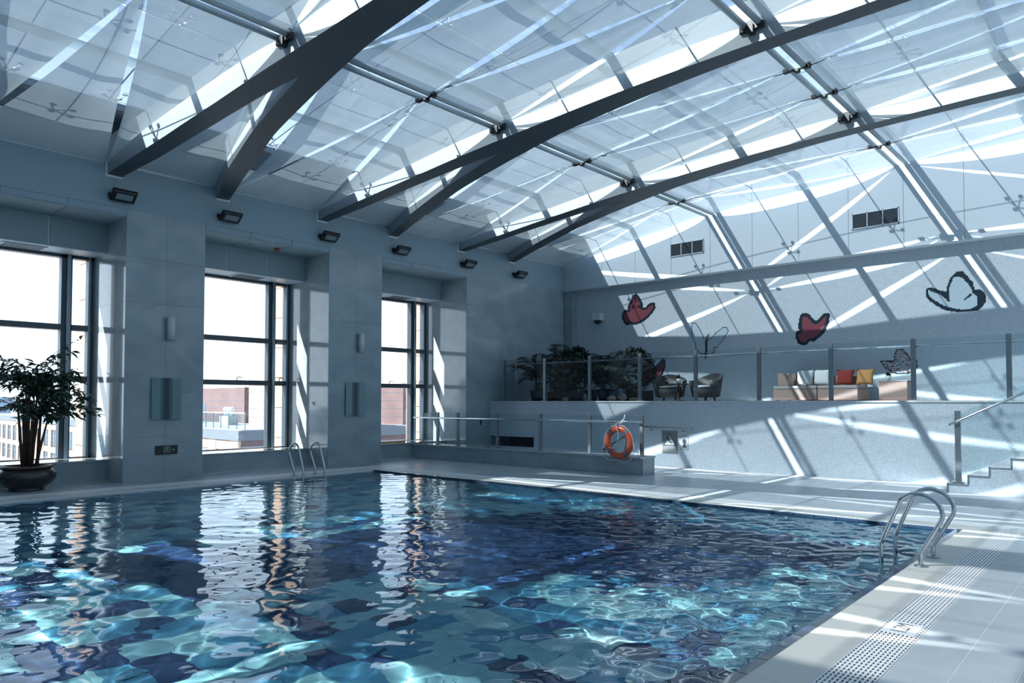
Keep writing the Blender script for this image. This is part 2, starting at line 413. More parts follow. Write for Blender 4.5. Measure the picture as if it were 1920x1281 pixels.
# ---- other walls (beyond the picture)
b = MB().box(XR, YB-.3, -.1, XR+.3, YM+.2, 6.6)
wall_right = struct('wall_right', b, 'white_paint')
b = MB().prism(roofpoly(XW-.2, XR+.2, -.1), 'y', YB-.25, YB-.05)
wall_front = struct('wall_front', b, 'white_paint')

# ---- floor: slab, tiles, pool surround
PX0, PX1, PY0, PY1 = -13.9, -1.83, -6.5, 10.33
b = MB()
for (x0, y0, x1, y1) in ((-17.3, YB-.3, PX0, YM+.2), (PX1, YB-.3, XR+.3, YM+.2), (PX0, PY1, PX1, YM+.2), (PX0, YB-.3, PX1, PY0)):
    b.box(x0, y0, -1.6, x1, y1, -.002)
floor = struct('floor', b, 'grout')
TX, TY = .30, .27
gx0, gy0 = PX1+.61, 0.0
tile = MB().box(-TX/2+.003, -TY/2+.003, -.012, TX/2-.003, TY/2-.003, 0).data('tile', 'deck_tile')
spots = []
for i in range(-60, 44):
    for j in range(-32, 56):
        x = gx0+TX*(i+.5); y = gy0+TY*(j+.5)-.005
        inx0, inx1 = x-TX/2, x+TX/2; iny0, iny1 = y-TY/2, y+TY/2
        if inx1 > PX0-.61+.02 and inx0 < PX1+.61-.02 and iny1 > PY0-.61+.02 and iny0 < PY1+.61-.02: continue
        if inx0 < -16.1 or y > YT-.1 or y < YB or x > XR-.15: continue
        v = Vector((x, y, -1.6)); dz = v.dot(F)
        if dz < 1: continue
        px = 990.7+1338.8*v.dot(R)/dz; py = 711.2-1338.8*v.dot(U)/dz
        vis = -60 < px < 1980 and py < 1320
        spots.append((0 if vis else 1, dz, x, y))
spots.sort()
near_tiles = spots[:300]; rest = spots[300:]
for _, _, x, y in near_tiles: link('tile', tile, floor, (x, y, 0))
b = MB()
for _, _, x, y in rest: b.box(x-TX/2+.003, y-TY/2+.003, -.012, x+TX/2-.003, y+TY/2-.003, 0)
tag(b.build('tile_field', 'deck_tile', floor), None, None, kind='stuff')

# coping stones, lip tiles and gutter grates round the pool
lip = MB().box(-.035, -.146, -.06, .035, .146, .004).data('lip', 'dark_blue_tile')
lipy = MB().box(-.146, -.03, -.06, .146, .03, .002).data('lip', 'dark_blue_tile')
basin = struct_empty('pool_basin')
n_ = int((PY1-PY0)/.3)
for k in range(n_):
    link('lip_tile', lip, basin, (PX1-.03, PY1-.15-.3*k, 0))
for k in range(int((PX1-PX0)/.3)): link('lip_tile', lipy, basin, (PX1-.15-.3*k, PY1-.03, 0))
def ring(parent, name, off0, off1, z0, z1, mat, seg, only=None):
    for side in 'RLB':
        L0 = (PY0 if side in 'RL' else PX0-off1); L1 = (PY1+off1 if side in 'RL' else PX1+off1)
        if side in 'RL': L1 = PY1+off0
        k = L1
        while k > L0:
            a = max(L0, k-seg)
            if side == 'R': put(name, PX1+off0, a+.002, z0, PX1+off1, k-.002, z1, mat, parent)
            if side == 'L': put(name, PX0-off1, a+.002, z0, PX0-off0, k-.002, z1, mat, parent)
            if side == 'B': put(name, a+.002, PY1+off0, z0, k-.002, PY1+off1, z1, mat, parent)
            k -= seg
ring(floor, 'coping_stone', .003, .335, -.03, .002, 'coping', .9)
# grates: long bars on cross ties over a dark channel
def grate(name, label, x0, y0, x1, y1, plates=()):
    r_ = thing(name, label, 'grate', ((x0+x1)/2, (y0+y1)/2, 0))
    cx, cy_ = (x0+x1)/2, (y0+y1)/2
    along_y = (y1-y0) > (x1-x0)
    W = (x1-x0) if along_y else (y1-y0); L0, L1 = (y0, y1) if along_y else (x0, x1); c0 = (x0 if along_y else y0)
    o0 = (cx, cy_)
    def bx(mb, a0, a1, l0, l1, z0, z1):
        if along_y: mb.box(a0-cx, l0-cy_, z0, a1-cx, l1-cy_, z1)
        else: mb.box(l0-cx, a0-cy_, z0, l1-cx, a1-cy_, z1)
    ch = MB(); bx(ch, c0, c0+W, L0, L1, -.0018, -.0012); ch.build('channel', 'dark_gap', r_)
    bars = MB(); N = 10; p_ = W/N
    for k in range(N+1):
        a = c0+p_*k
        bx(bars, max(c0, a-.0075), min(c0+W, a+.0075), L0, L1, -.0010, .003)
    tag(bars.build('bars', 'grate_white', r_), None, None, kind='stuff')
    ties = MB(); k = L0
    while k < L1: bx(ties, c0, c0+W, k, k+.013, -.0010, .0025); k += .052
    tag(ties.build('cross_ties', 'grate_white', r_), None, None, kind='stuff')
    return r_
g0 = .337; g1 = .605
gr = grate('drain_grate', 'long white slotted drain grate along the right edge of the pool', PX1+g0, PY0, PX1+g1, PY1+g0)
grate('drain_grate', 'white slotted drain grate along the far edge of the pool', PX0-g1, PY1+g0+.002, PX1+g1, PY1+g1)
grate('drain_grate', 'white slotted drain grate along the pool edge under the windows', PX0-g1, PY0, PX0-g0, PY1+g0)
# depth plate 1.2M set in the right-hand grate
pl = thing('depth_plate', 'white depth plate lettered 1.2M set into the drain grate', 'sign', (-1.36, 5.55, .0035))
MB().box(-.105, -.15, 0, .105, .15, .004).build('plate', 'grate_white', pl)
def text_obj(name, s, size, mat, parent, loc, rot, extrude=.001, sx_=1):
    cu = bpy.data.curves.new(name, 'FONT'); cu.body = s; cu.size = size; cu.extrude = extrude; cu.align_x = 'CENTER'; cu.align_y = 'CENTER'
    ob = bpy.data.objects.new(name, cu); C.objects.link(ob)
    dg = bpy.context.evaluated_depsgraph_get(); me = bpy.data.meshes.new_from_object(ob.evaluated_get(dg))
    bpy.data.objects.remove(ob); me.materials.clear(); me.materials.append(M[mat])
    o = link(name, me, parent, loc); o.rotation_euler = rot; o.scale = (sx_, 1, 1); return o
text_obj('lettering', '1.2M', .15, 'dark_gap', pl, (0, 0, .0045), (0, 0, PI/2), .0006, .8)

# ---- pool basin and its floor of coloured tiles
b = MB(); D = -1.23
b.box(PX0-.1, PY0-.1, D-.2, PX1+.1, PY1+.1, D-.012)
b.build('basin_floor', 'pool_grout', basin)
for nm, a in (('basin_side', (PX1-.005, PY0, D, PX1+.0, PY1, -.01)), ('basin_side', (PX0, PY0, D, PX0+.005, PY1, -.06)), ('basin_side', (PX0, PY1-.004, D, PX1, PY1, -.01)), ('basin_side', (PX0, PY0, D, PX1, PY0+.005, -.0))):
    MB().box(*a).build(nm, 'pool_mid', basin)
MOTIF = [(-8.8, 6.5), (-8.5, 7.8), (-7.9, 8.6), (-7.3, 9.6), (-5.8, 10.0), (-4.4, 9.9), (-3.3, 9.85), (-2.66, 9.5), (-2.6, 9.0), (-3.2, 8.2), (-3.6, 7.2), (-4.3, 6.76), (-5, 6.3), (-5.6, 5.6), (-6.5, 5.3), (-6.65, 4.5), (-6.8, 3.9), (-7.35, 3.35), (-7.7, 3), (-8.5, 2.9), (-9.6, 3.2), (-9.5, 3.8), (-9.1, 4.3), (-8.8, 5.6)]
def inpoly(x, y, P):
    c_ = False; j = len(P)-1
    for i in range(len(P)):
        if (P[i][1] > y) != (P[j][1] > y) and x < (P[j][0]-P[i][0])*(y-P[i][1])/(P[j][1]-P[i][1])+P[i][0]: c_ = not c_
        j = i
    return c_
pm = {k: MB().box(-.148, -.148, -.012, .148, .148, 0).data('pool_tile', k) for k in ('pool_navy', 'pool_mid', 'pool_aqua', 'pool_pale')}
pt = []
for i in range(41):
    for j in range(56):
        x, y = PX1-.02-.3*(i+.5), PY1-.02-.3*(j+.5)
        if x < PX0+.1 or y < PY0+.1: continue
        if inpoly(x, y, MOTIF): k = 'pool_navy'
        else:
            q = rng.random()
            dm = min(math.hypot(x-p[0], y-p[1]) for p in MOTIF)
            pn = .34*math.exp(-dm/1.0)+.06
            if y < 4.2 and x > -10: pn = max(pn, .24)
            k = 'pool_navy' if q < pn else ('pool_mid' if q < pn+.30 else ('pool_aqua' if q < pn+.75 else 'pool_pale'))
        v = Vector((x, y, -1.6)); dz = v.dot(F)
        vis = dz > 1 and y > 1.2
        pt.append((0 if vis else 1, math.hypot(x, y), x, y, k))
pt.sort()
for _, _, x, y, k in pt[:300]: link('pool_tile', pm[k], basin, (x, y, D))
for kk in pm:
    b = MB()
    for _, _, x, y, k in pt[300:]:
        if k == kk: b.box(x-.148, y-.148, D-.012, x+.148, y+.148, D)
    tag(b.build('pool_tile_field', kk, basin), None, None, kind='stuff')

# ---- water, with its ripples as geometry
nx, ny = 520, 560
X = np.linspace(PX0+.002, PX1-.066, nx); Y = np.linspace(PY0+.002, PY1-.062, ny)
# finer rows where the camera looks
Yn = np.concatenate([np.linspace(PY0+.002, .5, 60, endpoint=False), np.linspace(.5, PY1-.062, 520)])
XX, YY = np.meshgrid(X, Yn)
H = np.zeros_like(XX)
chop = 1/(1+np.exp(-((XX+6.6)*.5+(YY-7.5)*.35)*1.6))      # livelier by the far right corner
calm = 1-.35*np.exp(-((XX+13)**2/14+(YY-7)**2/14))
for k in range(46):
    lam = float(rng.uniform(.15, .62)**1.0); th = float(rng.normal(2.2, .75)); ph = float(rng.uniform(0, 2*PI))
    kx, ky = 2*PI/lam*math.cos(th), 2*PI/lam*math.sin(th)
    H += (.0068*lam/2/PI)*np.sin(kx*XX+ky*YY+ph+.7*np.sin(.9*XX+ph)+.6*np.sin(1.1*YY-ph))*calm
for k in range(26):
    lam = float(rng.uniform(.11, .3)); th = float(rng.uniform(0, PI)); ph = float(rng.uniform(0, 2*PI))
    kx, ky = 2*PI/lam*math.cos(th), 2*PI/lam*math.sin(th)
    H += (.014*lam/2/PI)*np.sin(kx*XX+ky*YY+ph+.8*np.sin(1.7*XX+ph)+.8*np.sin(1.9*YY-ph))*(.20+.85*chop)
Z = -.03+H
me = bpy.data.meshes.new('pool_water')
ny2, nx2 = XX.shape
co = np.stack([XX, YY, Z], -1).reshape(-1, 3)
idx = np.arange(ny2*nx2).reshape(ny2, nx2)
q = np.stack([idx[:-1, :-1], idx[:-1, 1:], idx[1:, 1:], idx[1:, :-1]], -1).reshape(-1, 4)
me.vertices.add(len(co)); me.vertices.foreach_set('co', co.ravel().astype(np.float32))
me.loops.add(q.size); me.loops.foreach_set('vertex_index', q.ravel().astype(np.int32))
me.polygons.add(len(q)); me.polygons.foreach_set('loop_start', (np.arange(len(q))*4).astype(np.int32))
me.polygons.foreach_set('loop_total', np.full(len(q), 4, dtype=np.int32))
me.update(calc_edges=True); me.validate()
me.polygons.foreach_set('use_smooth', np.ones(len(me.polygons), dtype=bool)); me.materials.append(M['water'])
water = link('pool_water', me); tag(water, 'rippled clear blue water filling the swimming pool', 'water', kind='stuff')
water.cycles.is_caustics_caster = True
sl.cycles.is_caustics_light = True
for o in basin.children: o.cycles.is_caustics_receiver = True

# ================================================================== ROOF
ceiling = struct_empty('ceiling')
XL = [lerp(PUR[i], PUR[i+1], k/4) for i in range(5) for k in range(4)]+[PUR[-1]]
YL = []
for i in range(len(BEAMS)-1, 0, -1):
    for k in range(3): YL.append(lerp(BEAMS[i], BEAMS[i-1], k/3))
YL += [15.52, 17.4, 19.3]; YL = [YB]+YL
pane_cache = {}
for i in range(len(XL)-1):
    x0, x1 = XL[i], XL[i+1]; z0, z1 = zg(x0), zg(x1); L = math.hypot(x1-x0, z1-z0); ang = -math.atan2(z1-z0, x1-x0)
    for j in range(len(YL)-1):
        y0, y1 = YL[j], YL[j+1]
        if i < 14 and y0 > 1.4:
            k = (round(L, 3), round(y1-y0, 3))
            if k not in pane_cache: pane_cache[k] = MB().box(-L/2+.008, -(y1-y0)/2+.008, -.008, L/2-.008, (y1-y0)/2-.008, .008).data('glass_pane', 'roof_glass')
            o = link('glass_pane', pane_cache[k], ceiling, ((x0+x1)/2, (y0+y1)/2, (z0+z1)/2)); o.rotation_euler = (0, ang, 0)
rest = MB()
for i in range(len(XL)-1):
    x0, x1 = XL[i], XL[i+1]; z0, z1 = zg(x0), zg(x1)
    if i < 14: rest.add([(x0, YB, z0), (x1, YB, z1), (x1, 1.49, z1), (x0, 1.49, z0)], [(0, 1, 2, 3)])
    else: rest.add([(x0, YB, z0), (x1, YB, z1), (x1, YG, z1), (x0, YG, z0)], [(0, 1, 2, 3)])
tag(rest.build('glass_field', 'roof_glass', ceiling), None, None, kind='stuff')
seam = MB()
for y in YL[1:-1]:
    for i in range(len(XL)-1):
        seam.add([(XL[i], y-.012, zg(XL[i])+.012), (XL[i+1], y-.012, zg(XL[i+1])+.012), (XL[i+1], y+.012, zg(XL[i+1])+.012), (XL[i], y+.012, zg(XL[i])+.012)], [(0, 1, 2, 3)])
tag(seam.build('glazing_seam', 'black', ceiling), None, None, kind='stuff')
for i, x in enumerate(XL[1:-1], 1):
    z = zg(x)
    if i % 4 == 2: MB().tube([(x, YB, z-.17), (x, YG, z-.17)], .085, 12).build('roof_tube', 'tube_paint', ceiling)
    elif i % 4 == 0: MB().box(x-.05, YB, z-.13, x+.05, YG, z-.02).build('roof_rail', 'tube_paint', ceiling)
    else: MB().tube([(x, YB, z-.16), (x, YG, z-.16)], .016, 8).build('tie_rod', 'steel', ceiling)
# spider fittings that hold the glass
sp = MB()
for a in (-1, 1):
    for c_ in (-1, 1):
        sp.tube([(0, 0, -.14), (a*.07, c_*.07, -.10), (a*.13, c_*.13, -.055), (a*.13, c_*.13, -.03)], [.014, .012, .01, .01], 6)
        sp.lathe([(0, -.045), (.042, -.042), (.045, -.025), (.03, -.014), (0, -.012)], (a*.13, c_*.13, 0), 12)
sp.lathe([(0, -.20), (.025, -.19), (.028, -.13), (0, -.12)], (0, 0, 0), 10)
spd = sp.data('spider_fitting', 'steel')
for i, x in enumerate(XL[1:-1], 1):
    if i % 2 and i < 14:
        for y in YL[1:-1]:
            if y > 3 and all(abs(y-q) > .5 for q in BEAMS): link('spider_fitting', spd, ceiling, (x, y, zg(x)))

# ---- arched beams, forked at the window wall
NO = [(-15.25, -1.22), (-13.4, -.95), (-11.76, -.76), (-10, -.6), (-8.9, -.5), (-7.8, -.43), (-6.6, -.36), (-5.4, -.28), (-4.4, -.22), (-3.4, -.17), (-2.02, -.17)]
FO = [(-15.25, 1.23), (-13.73, .9), (-12.1, .55), (-11.2, .44), (-10, .3), (-8.7, .16), (-6.8, .12), (-5.6, .12), (-4.5, .14), (-3.5, .17), (-2.02, .17)]
NI = [(-15.25, -.95), (-14.09, -.69), (-12.4, -.44), (-11.2, -.29), (-10.45, -.18), (-10.2, -.12)]
FI = [(-15.25, .97), (-13.96, .55), (-12.3, .20), (-10.9, -.01), (-10.45, -.07), (-10.2, -.12)]
def beam_mesh():
    xs = sorted(set([round(v, 3) for v in np.linspace(XW-.15, -10.2, 22)]+[round(v, 3) for v in np.linspace(-10.2, XC, 24)]+[-10.45, -10.3]))
    HT = .72
    def strip(mb, xs_, fa, fb):
        # closed box strip between two edge functions
        vs = []; n4 = len(xs_)
        for x in xs_:
            za, zt = zb(x), zb(x)+HT
            vs += [(x, fa(x), za), (x, fb(x), za), (x, fb(x), zt), (x, fa(x), zt)]
        fs = []
        for i in range(n4-1):
            for k in range(4):
                fs.append((i*4+k, i*4+(k+1) % 4, (i+1)*4+(k+1) % 4, (i+1)*4+k))
        fs += [(0, 3, 2, 1), tuple((n4-1)*4+k for k in range(4))]
        mb.add(vs, fs)
    mb = MB()
    left = [x for x in xs if x <= -10.2]; mid = [x for x in xs if x >= -10.2]
    mir = lambda L: [2*XC-x for x in L][::-1]
    strip(mb, left, lambda x: interp(NO, x), lambda x: interp(NI, x))
    strip(mb, left, lambda x: interp(FI, x), lambda x: interp(FO, x))
    strip(mb, mid, lambda x: interp(NO, x), lambda x: interp(FO, x))
    strip(mb, mir(mid), lambda x: interp(NO, 2*XC-x), lambda x: interp(FO, 2*XC-x))
    strip(mb, mir(left), lambda x: interp(NO, 2*XC-x), lambda x: interp(NI, 2*XC-x))
    strip(mb, mir(left), lambda x: interp(FI, 2*XC-x), lambda x: interp(FO, 2*XC-x))
    me = mb.data('arch', ['beam_sunlit', 'beam_shaded'])
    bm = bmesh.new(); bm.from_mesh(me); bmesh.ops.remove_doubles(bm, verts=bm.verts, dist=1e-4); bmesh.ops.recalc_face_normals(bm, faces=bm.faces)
    for f in bm.faces: f.material_index = 1 if abs(f.normal.z) > .6 else 0  # painted light: level faces get the shaded grey, upright sides the sunlit one
    bm.to_mesh(me); bm.free()
    return me
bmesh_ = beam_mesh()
collar = MB()
for a, c_ in ((-1.235, -.935), (.955, 1.245)):
    collar.box(XW-.001, a, 6.0, XW+.012, c_, 6.27)
cold = collar.data('wall_collar', 'joint_white')
BL = ['dark arched roof beam nearest the end wall with the butterflies', 'dark arched roof beam in the middle of the view, forking at the window wall',
      'dark arched roof beam nearest the camera, crossing the top left of the view', 'arched roof beam overhead behind the nearest one', 'arched roof beam over the hidden end of the pool', 'arched roof beam against the far hidden end wall']
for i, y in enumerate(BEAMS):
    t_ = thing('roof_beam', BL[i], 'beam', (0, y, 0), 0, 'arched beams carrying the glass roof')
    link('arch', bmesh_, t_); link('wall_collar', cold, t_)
    for p_ in PUR[1:-1]:            # dark saddle where the shade rollers meet the beam
        for s_, e_ in ((-1, NO), (1, FO)):
            xe = p_ if p_ < XC else 2*XC-p_
            yo = interp(e_, xe)
            MB().box(p_-.2, yo, zf(p_)-.10, p_+.2, yo+s_*.07, zf(p_)+.06).box(p_-.05, yo, zf(p_)-.16, p_+.05, yo+s_*.10, zf(p_)-.02).build('saddle', 'black_bracket', t_, bevel=.012)

# ---- shade rollers (pairs of tubes) and the triangular shades between them
bays = []
for i in range(len(BEAMS)-1, 0, -1): bays.append((BEAMS[i], BEAMS[i-1]))
bays.append((BEAMS[0], None))
BAYN = {len(bays)-1: 'last bay before the end wall', len(bays)-2: 'bay beyond the middle beam', len(bays)-3: 'bay between nearest and middle beams', len(bays)-4: 'bay before the nearest beam'}
def edge(y, side, x):
    xe = x if x < XC else 2*XC-x
    return y+(interp(FO, xe)+.035 if side > 0 else interp(NO, xe)-.035)
def nodes(bi, pi_):
    ya, yb = bays[bi]; x = PUR[pi_]
    A = edge(ya, 1, x); B = edge(yb, -1, x) if yb is not None else YG-.05
    last = yb is None
    if pi_ in (0, 5): return [A-.04, B+.04 if not last else B]
    if pi_ in (1, 4): return [A, A+(B-A)*(.5 if not last else .45), B]
    return [A, lerp(A, B, .34), lerp(A, B, .67), B] if not last else [A, lerp(A, B, .5), B]
ROLL = {}
hid = 0
for bi, (ya, yb) in enumerate(bays):
    vis = bi in BAYN
    for pi_ in range(1, 5):
        ns = nodes(bi, pi_); x = PUR[pi_]; z = zf(x)
        if vis: lab = 'triangular shades and twin rollers at %s roof joint, %s' % (['', 'window-side', 'upper', 'right-hand', 'far right'][pi_], BAYN[bi]); grp = 'shade sets under the glass roof'
        else: lab = 'triangular shades and twin rollers over the hidden part of the hall'; grp = 'shade sets over the hidden part of the hall'
        cyy = (ns[0]+ns[-1])/2
        t_ = thing('roller_shade', lab, 'shade', (x, cyy, z), 0, grp); ROLL[bi, pi_] = t_
        h = (ns[-1]-ns[0])/2+.02
        tm = MB().tube([(0, -h, 0), (0, h, 0)], .052, 12).data('roller_tube', 'tube_paint')
        for s_ in (-1, 1): link('roller_tube', tm, t_, (s_*.115, 0, 0))
        for q in ns[1:-1]:
            yq = q-cyy
            m_ = MB().obox((0, yq, -.045), (.42, .05, .03)).obox((-.18, yq-.02, -.02), (.10, .09, .10)).obox((.18, yq+.02, -.02), (.10, .09, .10)).obox((0, yq, -.075), (.09, .11, .05))
            m_.tube([(-.2, yq, -.05), (-.42, yq, -.045), (-.55, yq+.01, -.03)], .010, 5).tube([(.2, yq, -.05), (.42, yq, -.03), (.55, yq-.01, -.01)], .010, 5)
            m_.build('shade_bracket', 'black_bracket', t_, bevel=.006)
            for s_ in (-1, 1): MB().obox((s_*.62, yq-s_*.01, -.02+s_*.01), (.13, .085, .008)).build('corner_plate', 'steel_brushed', t_)
def shade_mesh(A, B, Cc, dA, dB, sag, seed):
    r_ = np.random.default_rng(seed); nu, nv = 12, 26
    A, B, Cc = np.array(A), np.array(B), np.array(Cc); hw = .03
    C0 = Cc+np.array([0, -hw, 0]); C1 = Cc+np.array([0, hw, 0]); vs = []
    ph = r_.uniform(0, 6, 4)
    for j in range(nv+1):
        v = j/nv; p4 = 4*v*(1-v)
        Lp = A*(1-v)+C0*v; Rp = B*(1-v)+C1*v
        Lp[1] += dA*p4**.7; Rp[1] -= dB*p4**.7
        if Lp[1] > Rp[1]-.01: mid_ = (Lp[1]+Rp[1])/2; Lp[1] = mid_-.005; Rp[1] = mid_+.005
        for i in range(nu+1):
            u = i/nu; P = Lp*(1-u)+Rp*u
            z = P[2]-sag*p4*(.45+.55*4*u*(1-u))+.012*math.sin(9*u+ph[0])*p4+.010*math.sin(7*v+ph[1]+4*u)*p4
            vs.append((P[0], P[1], z))
    fs = [(j*(nu+1)+i, j*(nu+1)+i+1, (j+1)*(nu+1)+i+1, (j+1)*(nu+1)+i) for j in range(nv) for i in range(nu)]
    return MB().add(vs, fs, 0, True)
seed = 0
for bi in range(len(bays)):
    for xi in range(5):
        xa, xb = PUR[xi], PUR[xi+1]
        na, nb = nodes(bi, xi), nodes(bi, xi+1)
        oa = .16 if xi > 0 else .02; ob = -.16 if xi < 4 else -.02
        za, zb_ = zf(xa), zf(xb)
        # walk the zigzag between the two rows of nodes
        i = j = 0; tris = []
        startb = len(nb) > len(na) or (len(na) == len(nb) and xi % 2 == 1)
        while i < len(na)-1 or j < len(nb)-1:
            ra = (i+1)/(len(na)-1) if i < len(na)-1 else 9; rb = (j+1)/(len(nb)-1) if j < len(nb)-1 else 9
            fa = (i+.5)/(len(na)-1) if i < len(na)-1 else 9; fb = (j+.5)/(len(nb)-1) if j < len(nb)-1 else 9
            if fa < fb-1e-6 or (abs(fa-fb) < 1e-6 and not startb): tris.append(('a', i, j)); i += 1
            else: tris.append(('b', i, j)); j += 1
        for k, (s_, i, j) in enumerate(tris):
            first, last_ = k == 0, k == len(tris)-1
            d0 = .22 if first else .08; d1 = (.36 if yb is not None else .20) if last_ else .075
            if s_ == 'a': A, B, Cn = (xa+oa, na[i], za), (xa+oa, na[i+1], za), (xb+ob, nb[j], zb_)
            else: A, B, Cn = (xb+ob, nb[j], zb_), (xb+ob, nb[j+1], zb_), (xa+oa, na[i], za)
            seed += 1
            mb = shade_mesh(A, B, Cn, d0, d1, .10+.05*((seed*37) % 5)/4, seed)
            pr_ = xi+1 if (s_ == 'b' or xi == 0) else xi
            pr_ = min(max(pr_, 1), 4); root = ROLL[bi, pr_]
            mb.v = [(v[0]-root.location.x, v[1]-root.location.y, v[2]-root.location.z) for v in mb.v]
            mb.build('shade_fabric', 'fabric', root)
# small shades inside the forks of the beams
for k, y in enumerate(BEAMS[:4]):
    mb = shade_mesh((XW+.02, y-.90, 6.29), (XW+.02, y+.93, 6.29), (-10.75, y-.13, 6.98), .12, .12, .06, 100+k)
    tag(mb.build('fork_shade', 'fabric'), 'slim fabric shade inside the fork of the ' + ['beam by the end wall', 'middle beam', 'nearest beam', 'beam overhead'][k], 'shade', 'shades in the forks of the beams')

# ================================================================== THINGS
# ---- low wall with ramp rail at the far end of the pool
lw_ = MB().box(-16.1, 13.32, 0, -8.36, 13.78, .36)
low = struct('wall_low', lw_, 'stone')
for k in range(8):
    a = lerp(-16.1, -8.36, k/8); c_ = lerp(-16.1, -8.36, (k+1)/8)
    put('stone_panel', a+.003, 13.30, .004, c_-.003, 13.32, .36, 'stone', low)
    put('coping_stone', a+.003 if k else -16.1, 13.275, .362, (c_ if k < 7 else c_+.04)-.003, 13.80, .40, 'sill_stone', low)
put('stone_panel', -8.36, 13.30, .004, -8.34, 13.78, .36, 'stone', low)

def post(mb, x, y, z0, z1, w_=.075, d=.012, along='x', top=.0):
    # twin flat bars with a gap, on a foot plate
    if along == 'x':
        for s_ in (-1, 1): mb.box(x-w_/2, y+s_*.022-d/2, z0, x+w_/2, y+s_*.022+d/2, z1)
        mb.box(x-w_/2-.03, y-.06, z0, x+w_/2+.03, y+.06, z0+.012)
    return mb
def balustrade(name, label, xs, y, z0, h, railh, rside, pw, group=None, rail_ext=(0, 0)):
    t_ = thing(name, label, 'railing', (xs[0], y, z0), 0, group)
    X0 = xs[0]
    for x in xs:
        p_ = post(MB(), x-X0, 0, 0, h, pw)
        p_.box(x-X0-.008, rside*.02, railh-.045, x-X0+.008, rside*.085, railh-.03)
        p_.build('post', 'steel_brushed', t_)
    for a, c_ in zip(xs[:-1], xs[1:]):
        MB().box(a-X0+pw/2+.004, -.006, .07, c_-X0-pw/2-.004, .006, h-.015).build('glass_panel', 'rail_glass', t_)
    MB().tube([(-rail_ext[0], rside*.085, railh), (xs[-1]-X0+rail_ext[1], rside*.085, railh)], .024, 12).build('handrail', 'steel', t_)
    return t_
balustrade('glass_balustrade', 'glass balustrade with steel handrail along the edge of the raised terrace', [-14.73+1.593*k for k in range(16)], YT+.09, 1.622, 1.235, 1.085, 1, .085)
lr = balustrade('glass_balustrade', 'lower glass railing on the low stone wall where the orange lifebuoy hangs', [-15.22, -14.4, -12.9, -11.42, -9.92, -8.50], 13.52, .402, .90, .745, -1, .075, rail_ext=(.95, .05))
sb = thing('steel_post', 'short steel post with glass on the sill corner at the third window', 'railing', (-16.0, 13.62, .432))
post(MB(), 0, 0, 0, .86, .075).build('post', 'steel_brushed', sb)
MB().box(.045, -.006, .06, .70, .006, .84).build('glass_panel', 'rail_glass', sb)
# ramp handrails behind the low wall
t_ = thing('ramp_handrail', 'thin steel handrail fixed to the mosaic wall behind the lifebuoy', 'handrail', (-9.1, YT-.08, .95))
MB().tube([(-.75, 0, .03), (.72, 0, -.02)], .022, 10).tube([(.72, 0, -.02), (.735, .02, -.02)], .022, 10).build('rail', 'steel_brushed', t_)
for x in (-.45, .45): MB().tube([(x, 0, -.02), (x, .02, -.07), (x, .078, -.07)], .009, 6).lathe([(0, 0), (.025, 0), (.025, .01), (0, .01)], (x, .065, -.075), 12).build('bracket', 'steel_brushed', t_)
t_ = thing('sloping_handrail', 'dark sloping handrail rising behind the orange lifebuoy', 'handrail', (-10.0, 14.3, 0))
MB().tube([(-.12, 0, .42), (.62, 0, .84)], .022, 10).build('rail', 'frame_metal', t_)
for x, z in ((-.05, .44), (.55, .80)): MB().tube([(x, 0, 0.001), (x, 0, z)], .02, 8).build('post', 'frame_metal', t_)

# ---- stairs up to the terrace
st = thing('staircase', 'pale stone staircase with mosaic side climbing right to the terrace', 'stairs', (-2.76, 14.4, 0))
prof = [(0, 0)]; z = 0; x = 0; steps = []
for k in range(10):
    steps.append((x, z)); z1_ = 1.62*(k+1)/10; prof += [(x, z1_-.03)]; x2 = x+.316; prof += [(x2, z1_-.03)]; x = x2; z = z1_
prof += [(x, 0)]
MB().prism(prof, 'y', .012, YT-14.4-.001).build('stringer', 'mosaic_wall', st)
for k in range(10):
    MB().box(.316*k-.012, 0, 1.62*(k+1)/10-.03, .316*(k+1), YT-14.4-.003, 1.62*(k+1)/10).build('tread', 'sill_stone', st)
    MB().box(.316*k-.012, 0, 1.62*k/10, .316*k, YT-14.4-.003, 1.62*(k+1)/10-.032).build('riser', 'sill_stone', st)
edge_ = MB()
for k in range(10):
    edge_.box(.316*k-.014, -.006, 1.62*k/10, .316*k+.004, 0.0, 1.62*(k+1)/10).box(.316*k-.014, -.006, 1.62*(k+1)/10-.02, .316*(k+1), 0, 1.62*(k+1)/10-.008)
edge_.build('edge_trim', 'frame_light', st)
sr = thing('stair_railing', 'glass stair railing with sloping steel handrail at right', 'railing', (-2.61, 14.52, .165))
for k in range(3):
    x = 1.58*k; z = .81*k
    p_ = MB().box(x-.045, -.03, z, x+.045, .03, z+1.27).box(x-.10, -.055, z, x+.08, .055, z+.014)
    p_.build('post', 'steel_brushed', sr)
MB().add([(.055, -.006, .12), (1.525, -.006, .12+.753), (1.525, -.006, 1.24+.753), (.055, -.006, 1.24), (.055, .006, .12), (1.525, .006, .873), (1.525, .006, 1.993), (.055, .006, 1.24)],
         [(0, 3, 2, 1), (4, 5, 6, 7), (0, 1, 5, 4), (1, 2, 6, 5), (2, 3, 7, 6), (3, 0, 4, 7)]).build('glass_panel', 'rail_glass', sr)
MB().tube([(-.12, -.075, 1.02), (0, -.075, 1.08), (3.3, -.075, 2.77)], .024, 10).build('handrail', 'steel', sr)

